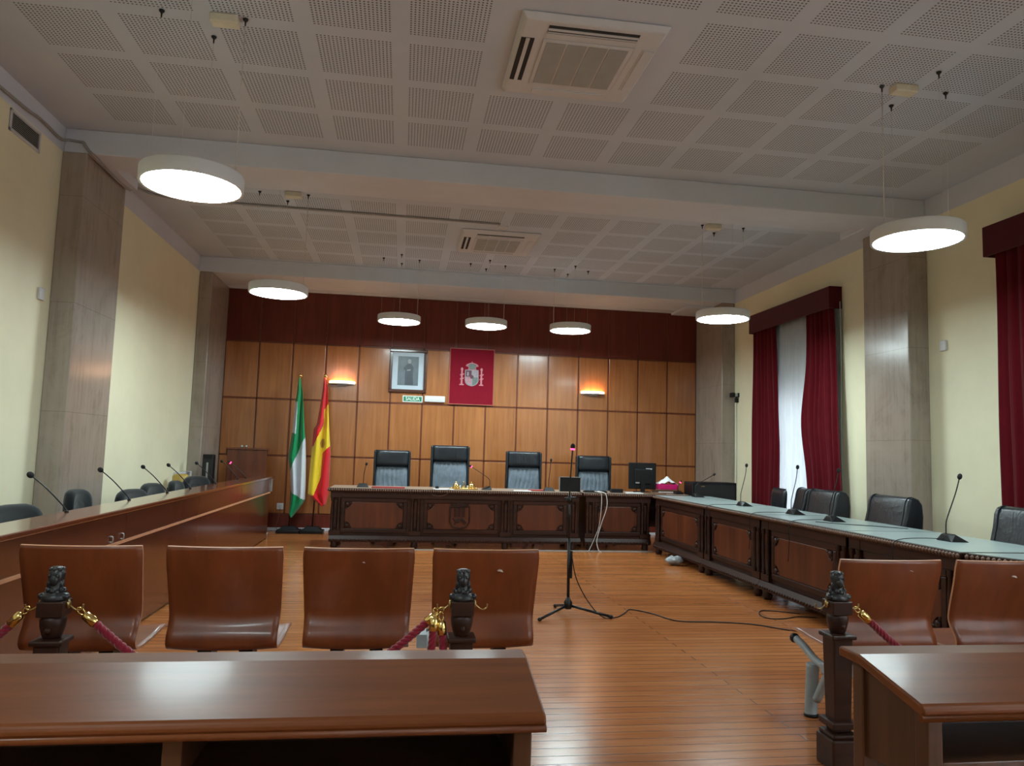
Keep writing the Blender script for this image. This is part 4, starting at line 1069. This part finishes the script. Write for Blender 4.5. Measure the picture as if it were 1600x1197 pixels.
# ============================================================ PLYWOOD SEATING
prof = [(y_, .862-(.862-z_)*1.10) for y_, z_ in ((-.085, .862), (-.068, .80), (-.045, .74), (-.020, .68), (.004, .62), (.016, .58), (.006, .54), (-.014, .505), (-.020, .475), (-.008, .450), (.03, .437), (.09, .434), (.18, .436), (.28, .44), (.37, .448), (.43, .446), (.462, .432))]
def shell(root, x, w_=.505, dz=0, chip=None):
    b = B(); th = .011
    P = smooth_path([(0, y_, z_+dz*max(0, min(1, (z_-.45)/.3))) for y_, z_ in prof], 3)
    nu = 16; R_ = []
    for i, p in enumerate(P):
        d = (P[min(i+1, len(P)-1)]-P[max(i-1, 0)]).normalized(); nn = Vector((0, d.z, -d.y))
        s_ = i/(len(P)-1)
        wrap = .045*max(0, 1-s_/.42)+.0     # back wraps forward at its sides
        cor = 1.0
        if i < 2: cor = 1-.012*(2-i)
        if i > len(P)-3: cor = 1-.02*(i-len(P)+3)
        wk = w_*(1-.06*min(1, s_/.4))
        ra, rb = [], []
        for j in range(nu+1):
            a = (j/nu-.5)*2
            q = Vector((x+a*wk/2*cor, p.y+wrap*a*a*.75, p.z+ (.010*a*a if s_ > .5 else 0)))
            ra.append(b.verts.new(q+nn*th/2)); rb.append(b.verts.new(q-nn*th/2))
        R_.append((ra, rb))
    def F(vs, mi=0, sm=True):
        f = b.faces.new(vs); f.material_index = mi; f.smooth = sm
    for (a0, b0), (a1, b1) in zip(R_, R_[1:]):
        for j in range(nu):
            F((a0[j], a0[j+1], a1[j+1], a1[j])); F((b0[j+1], b0[j], b1[j], b1[j+1]))
        F((a0[0], a1[0], b1[0], b0[0]), 1, False); F((a0[nu], b0[nu], b1[nu], a1[nu]), 1, False)
    for k in (0, -1):
        a0, b0 = R_[k]
        for j in range(nu): F((a0[j], b0[j], b0[j+1], a0[j+1]), 1, False)
    o = obj('seat_shell', b, [m_ply, m_plyedge], root)
    if chip:
        cx_, cz_, s_ = chip
        b = B()
        yy = -.101+(.862-cz_)*.30
        pts = [(cx_-.012*s_, cz_), (cx_-.005*s_, cz_+.006*s_), (cx_+.008*s_, cz_+.004*s_), (cx_+.014*s_, cz_-.006*s_), (cx_+.002*s_, cz_-.002*s_)]
        prism(b, pts, 'Y', yy-.006, yy+.012); obj('worn_chip', b, plain('pale_chip', (.62, .52, .48), .7), o, label='pale chipped spot on the plywood')
    for xs in (x-.09, x+.09):
        b = B(); box(b, xs-.03, xs+.03, .06, .18, .31, .389); obj('seat_bracket', b, m_black, root)
def beam_leg(root, x):
    b = B(); tube(b, [(x, .30, 0), (x, .295, .10), (x, .28, .27)], .034, 14, True, sx=.8); obj('leg', b, m_greyleg, root)
    b = B(); tube(b, [(x-.004, .24, .10), (x+.005, .15, .25), (x+.01, .12, .29)], .022, 10, True); tube(b, [(x, .12, .28), (x-.01, .24, .30), (x-.02, .33, .345), (x-.022, .40, .365)], .02, 10, True); obj('leg_strut', b, m_greyleg, root)
    b = B(); lathe(b, [(.036, 0), (.036, .014), (.03, .016)], x, .30, 16); obj('rubber_foot', b, m_black, root)
    b = B(); ball(b, (x-.022, .42, .365), .026, 1, 1, 1, n=8); obj('end_knob', b, m_black, root)
t = thing('beam_seating', 'row of four plywood chairs on a shared beam at the left', 'seating', (0, 3.565, 0))
for x_, ch in ((-1.355, None), (-.757, None), (-.171, (-.15, .80, .45)), (.412, (.475, .765, 1.1))): shell(t, x_, .505, 0, ch)
b = B(); rbox(b, -1.60, .45, .07, .16, .255, .315, .012, 2); obj('beam', b, m_greyleg, t)
beam_leg(t, -1.30); beam_leg(t, .20)
b = B(); box(b, .105, .15, .0, .14, .40, .46); obj('link_arm', b, m_greyleg, t)
t = thing('beam_seating', 'row of plywood chairs on a shared beam at the right', 'seating', (0, 3.42, 0))
for x_, ch in ((2.375, (2.46, .80, .45)), (2.995, (3.02, .775, 1.0)), (3.615, None)): shell(t, x_, .545, -.012, ch)
b = B(); rbox(b, 2.12, 3.9, .07, .16, .255, .315, .012, 2); obj('beam', b, m_greyleg, t)
beam_leg(t, 2.155); beam_leg(t, 3.60)

# ============================================================ PEW DESKS IN FRONT
def pew_desk(lbl, x0, x1, dividers):
    t = thing('writing_desk', lbl, 'desk', (0, 0, 0), 0, 'slanted writing desks in the front row')
    b = B()
    prism(b, [(2.205, .718), (2.205, .742), (2.200, .748), (2.105, .748), (1.838, .692), (1.826, .684), (1.822, .670), (1.832, .660), (2.10, .718)], 'X', x0, x1)
    o = obj('slanted_top', b, m_pewtop, t, bevel=.006)
    b = B(); tube(b, [(x0-.001, 1.833, .656), (x1+.001, 1.833, .656)], .010, 8, False); obj('front_bead', b, m_pewtop, t)
    a, c = min(x0, x1)+.03, max(x0, x1)-.03
    b = B(); prism(b, [(2.18, 0), (2.18, .72), (2.13, .72), (2.13, 0)], 'X', a, a+.045); obj('leg', b, m_pew, t, bevel=.004)
    b = B(); prism(b, [(2.18, 0), (2.18, .72), (2.13, .72), (2.13, 0)], 'X', c-.045, c); obj('leg', b, m_pew, t, bevel=.004)
    for xx in (a, c-.045):
        b = B(); prism(b, [(1.90, 0), (1.90, .675), (1.85, .665), (1.85, 0)], 'X', xx, xx+.045); obj('leg', b, m_pew, t, bevel=.004)
        b = B(); prism(b, [(2.14, .44), (2.14, .72), (1.89, .672), (1.89, .48)], 'X', xx+.012, xx+.033); obj('side_panel', b, m_pew, t)
    for xx in dividers:
        b = B(); box(b, xx-.022, xx+.022, 1.855, 1.90, .42, .665); box(b, xx-.01, xx+.01, 1.90, 2.15, .47, .67); obj('divider', b, m_pew, t, bevel=.003)
    b = B(); box(b, a+.02, c-.02, 1.875, 2.155, .505, .525); obj('book_shelf', b, m_pew, t)
    b = B(); box(b, a+.045, c-.045, 1.852, 1.87, .47, .535); obj('shelf_rail', b, m_pew, t, bevel=.003)
    b = B(); box(b, a+.045, c-.045, 2.15, 2.165, .30, .72); obj('back_panel', b, m_pew, t)
pew_desk('long slanted varnished writing desk across the lower left foreground', -2.3, .372, (-.49, -1.4))
pew_desk('slanted varnished writing desk in the lower right foreground', 1.37, 3.6, (2.4,))

# ============================================================ ROPE POSTS
def post(lbl, x, y=3.12, hooks=((-1, 1), (1, 1))):
    t = thing('barrier_post', lbl, 'barrier post', (x, y, 0), 0, 'carved rope barrier posts')
    b = B(); box(b, -.068, .068, -.068, .068, 0, .13); box(b, -.06, .06, -.06, .06, .13, .15); obj('post_foot', b, m_carved, t, bevel=.008)
    b = B(); hexa(b, [(-.038, -.038, .15), (.038, -.038, .15), (.038, .038, .15), (-.038, .038, .15), (-.046, -.046, .55), (.046, -.046, .55), (.046, .046, .55), (-.046, .046, .55)])
    box(b, -.06, .06, -.06, .06, .17, .20); box(b, -.058, .058, -.058, .058, .545, .565); obj('post_shaft', b, m_carved, t, bevel=.006)
    b = B(); lathe(b, [(.03, .565), (.036, .58), (.044, .61), (.046, .635), (.040, .648), (.034, .65)], n=16)
    box(b, -.046, .046, -.046, .046, .648, .706)
    for a in range(4):
        ball(b, (.03*math.cos(a*PI/2), .042*math.sin(a*PI/2), .60), .012, n=4)
    obj('carved_block', b, m_carved, t, bevel=.008)
    b = B()
    lathe(b, [(.046, .706), (.050, .715), (.044, .73), (.030, .742), (.024, .76), (.028, .785), (.030, .805), (.026, .822), (.016, .832)], n=16)
    ball(b, (0, -.022, .785), .018, 1.0, .9, 1.3, n=6)
    for s_ in (-1, 1):
        ball(b, (s_*.040, -.012, .722), .018, 1, 1, .8, n=5); ball(b, (s_*.022, -.006, .765), .012, .8, 1, 1.8, n=5); ball(b, (s_*.014, -.03, .80), .006, n=4)
    for k in range(7):
        a = -PI+PI*k/6; ball(b, (.030*math.cos(a), .030*math.sin(a), .742-.006*math.sin(k*2.1)), .010, 1, 1, 1.3, n=4)
    for k in range(8):
        a = 2*PI*k/8; ball(b, (.022*math.cos(a), .022*math.sin(a), .822), .008, n=4)
    obj('carved_bust', b, plain('ebony_carving', (.020, .020, .024), .35, var=.3, nscale=40, bump=.5), t)
    for s_, _ in hooks:
        b = B(); ball(b, (s_*.05, 0, .690), .012, .7, 1.2, 1.4, n=6)
        tube(b, [(s_*.052, 0, .690), (s_*.068, 0, .675), (s_*.085, 0, .668), (s_*.10, 0, .675), (s_*.103, 0, .69)], .0035, 6); obj('brass_hook', b, m_brass, t)
    return t
post('carved dark barrier post at the left, in front of the first plywood chair', -1.285)
post('carved dark barrier post in front of the fourth plywood chair', .272)
post('carved dark barrier post beside the right writing desk', 1.935)
post('carved dark barrier post beyond the right edge', 3.45)
def helix_rope(path, r=.0155, strands=3, turns_per_m=16):
    P = smooth_path(path, 10); b = B()
    L_ = [0]
    for a, c in zip(P, P[1:]): L_.append(L_[-1]+(c-a).length)
    # resample finely
    N = max(20, int(L_[-1]/.006)); Q = []
    for i in range(N+1):
        s_ = L_[-1]*i/N
        j = max(k for k in range(len(L_)) if L_[k] <= s_+1e-9); j = min(j, len(P)-2)
        f = (s_-L_[j])/max(L_[j+1]-L_[j], 1e-6); Q.append(P[j].lerp(P[j+1], f))
    frames = []; pu = None
    for i, p in enumerate(Q):
        d = (Q[min(i+1, N)]-Q[max(i-1, 0)]).normalized()
        if pu is None: pu = d.cross(Vector((0, 1, 0))).normalized() if abs(d.y) < .9 else d.cross(Vector((1, 0, 0))).normalized()
        pu = (pu-d*pu.dot(d)).normalized(); frames.append((pu.copy(), d.cross(pu)))
    for k in range(strands):
        pts = []
        for i, p in enumerate(Q):
            a = 2*PI*(k/strands+turns_per_m*L_[-1]*i/N); u_, v_ = frames[i]
            pts.append(p+(u_*math.cos(a)+v_*math.sin(a))*r*.5)
        tube(b, pts, r*.62, 6, False)
    return b
def cap(root, p, q_):
    """brass ferrule and snap hook at rope end p, pointing away along p-q"""
    p = Vector(p); d = (p-Vector(q_)).normalized(); rot = Vector((0, 0, 1)).rotation_difference(d)
    b = B(); lathe(b, [(.017, -.028), (.019, -.026), (.018, .022), (.010, .028), (.006, .03)], n=16)
    for v in b.verts: v.co = rot @ v.co + p
    c = obj('brass_ferrule', b, m_gold, root)
    b = B()
    ring = [(0.010*math.cos(a), 0, .045+.018*math.sin(a)) for a in [2*PI*k/10 for k in range(11)]]
    tube(b, ring, .0032, 6, False)
    for v in b.verts: v.co = rot @ v.co + p
    obj('snap_hook', b, m_gold, c)
def rope(lbl, path):
    t = thing('barrier_rope', lbl, 'rope', (0, 0, 0), 0, 'burgundy barrier ropes')
    obj('twisted_rope', helix_rope(path), m_rope, t)
    cap(t, path[0], path[1]); cap(t, path[-1], path[-2])
def para(x0, x1, z, sag, y=3.12, n=9, m=.03):
    return [(x0+(x1-x0)*i/n, y, z-4*sag*(i/n)*(1-i/n)) for i in range(n+1)]
rope('burgundy rope sagging between the two left barrier posts', para(-1.155, .150, .635, .31))
rope('burgundy rope going left from the leftmost barrier post', para(-1.82, -1.415, .635, .12)[2:])
rope('doubled burgundy rope hanging from the post before the fourth chair', [(.158, 3.10, .615), (.150, 3.09, .50), (.145, 3.09, .30), (.155, 3.085, .10), (.175, 3.08, .035), (.20, 3.085, .10), (.205, 3.09, .30), (.198, 3.095, .50), (.190, 3.10, .60)])
rope('burgundy rope right of the post beside the right writing desk', para(2.065, 3.32, .635, .30))
# unseen lamps added behind the camera to brighten the room
lamp('unseen round pendant lamp added for fill light behind the viewpoint on the left', -1.337, .35, 2.868)
lamp('unseen round pendant lamp added for fill light behind the viewpoint on the right', 3.515, .35, 2.868)
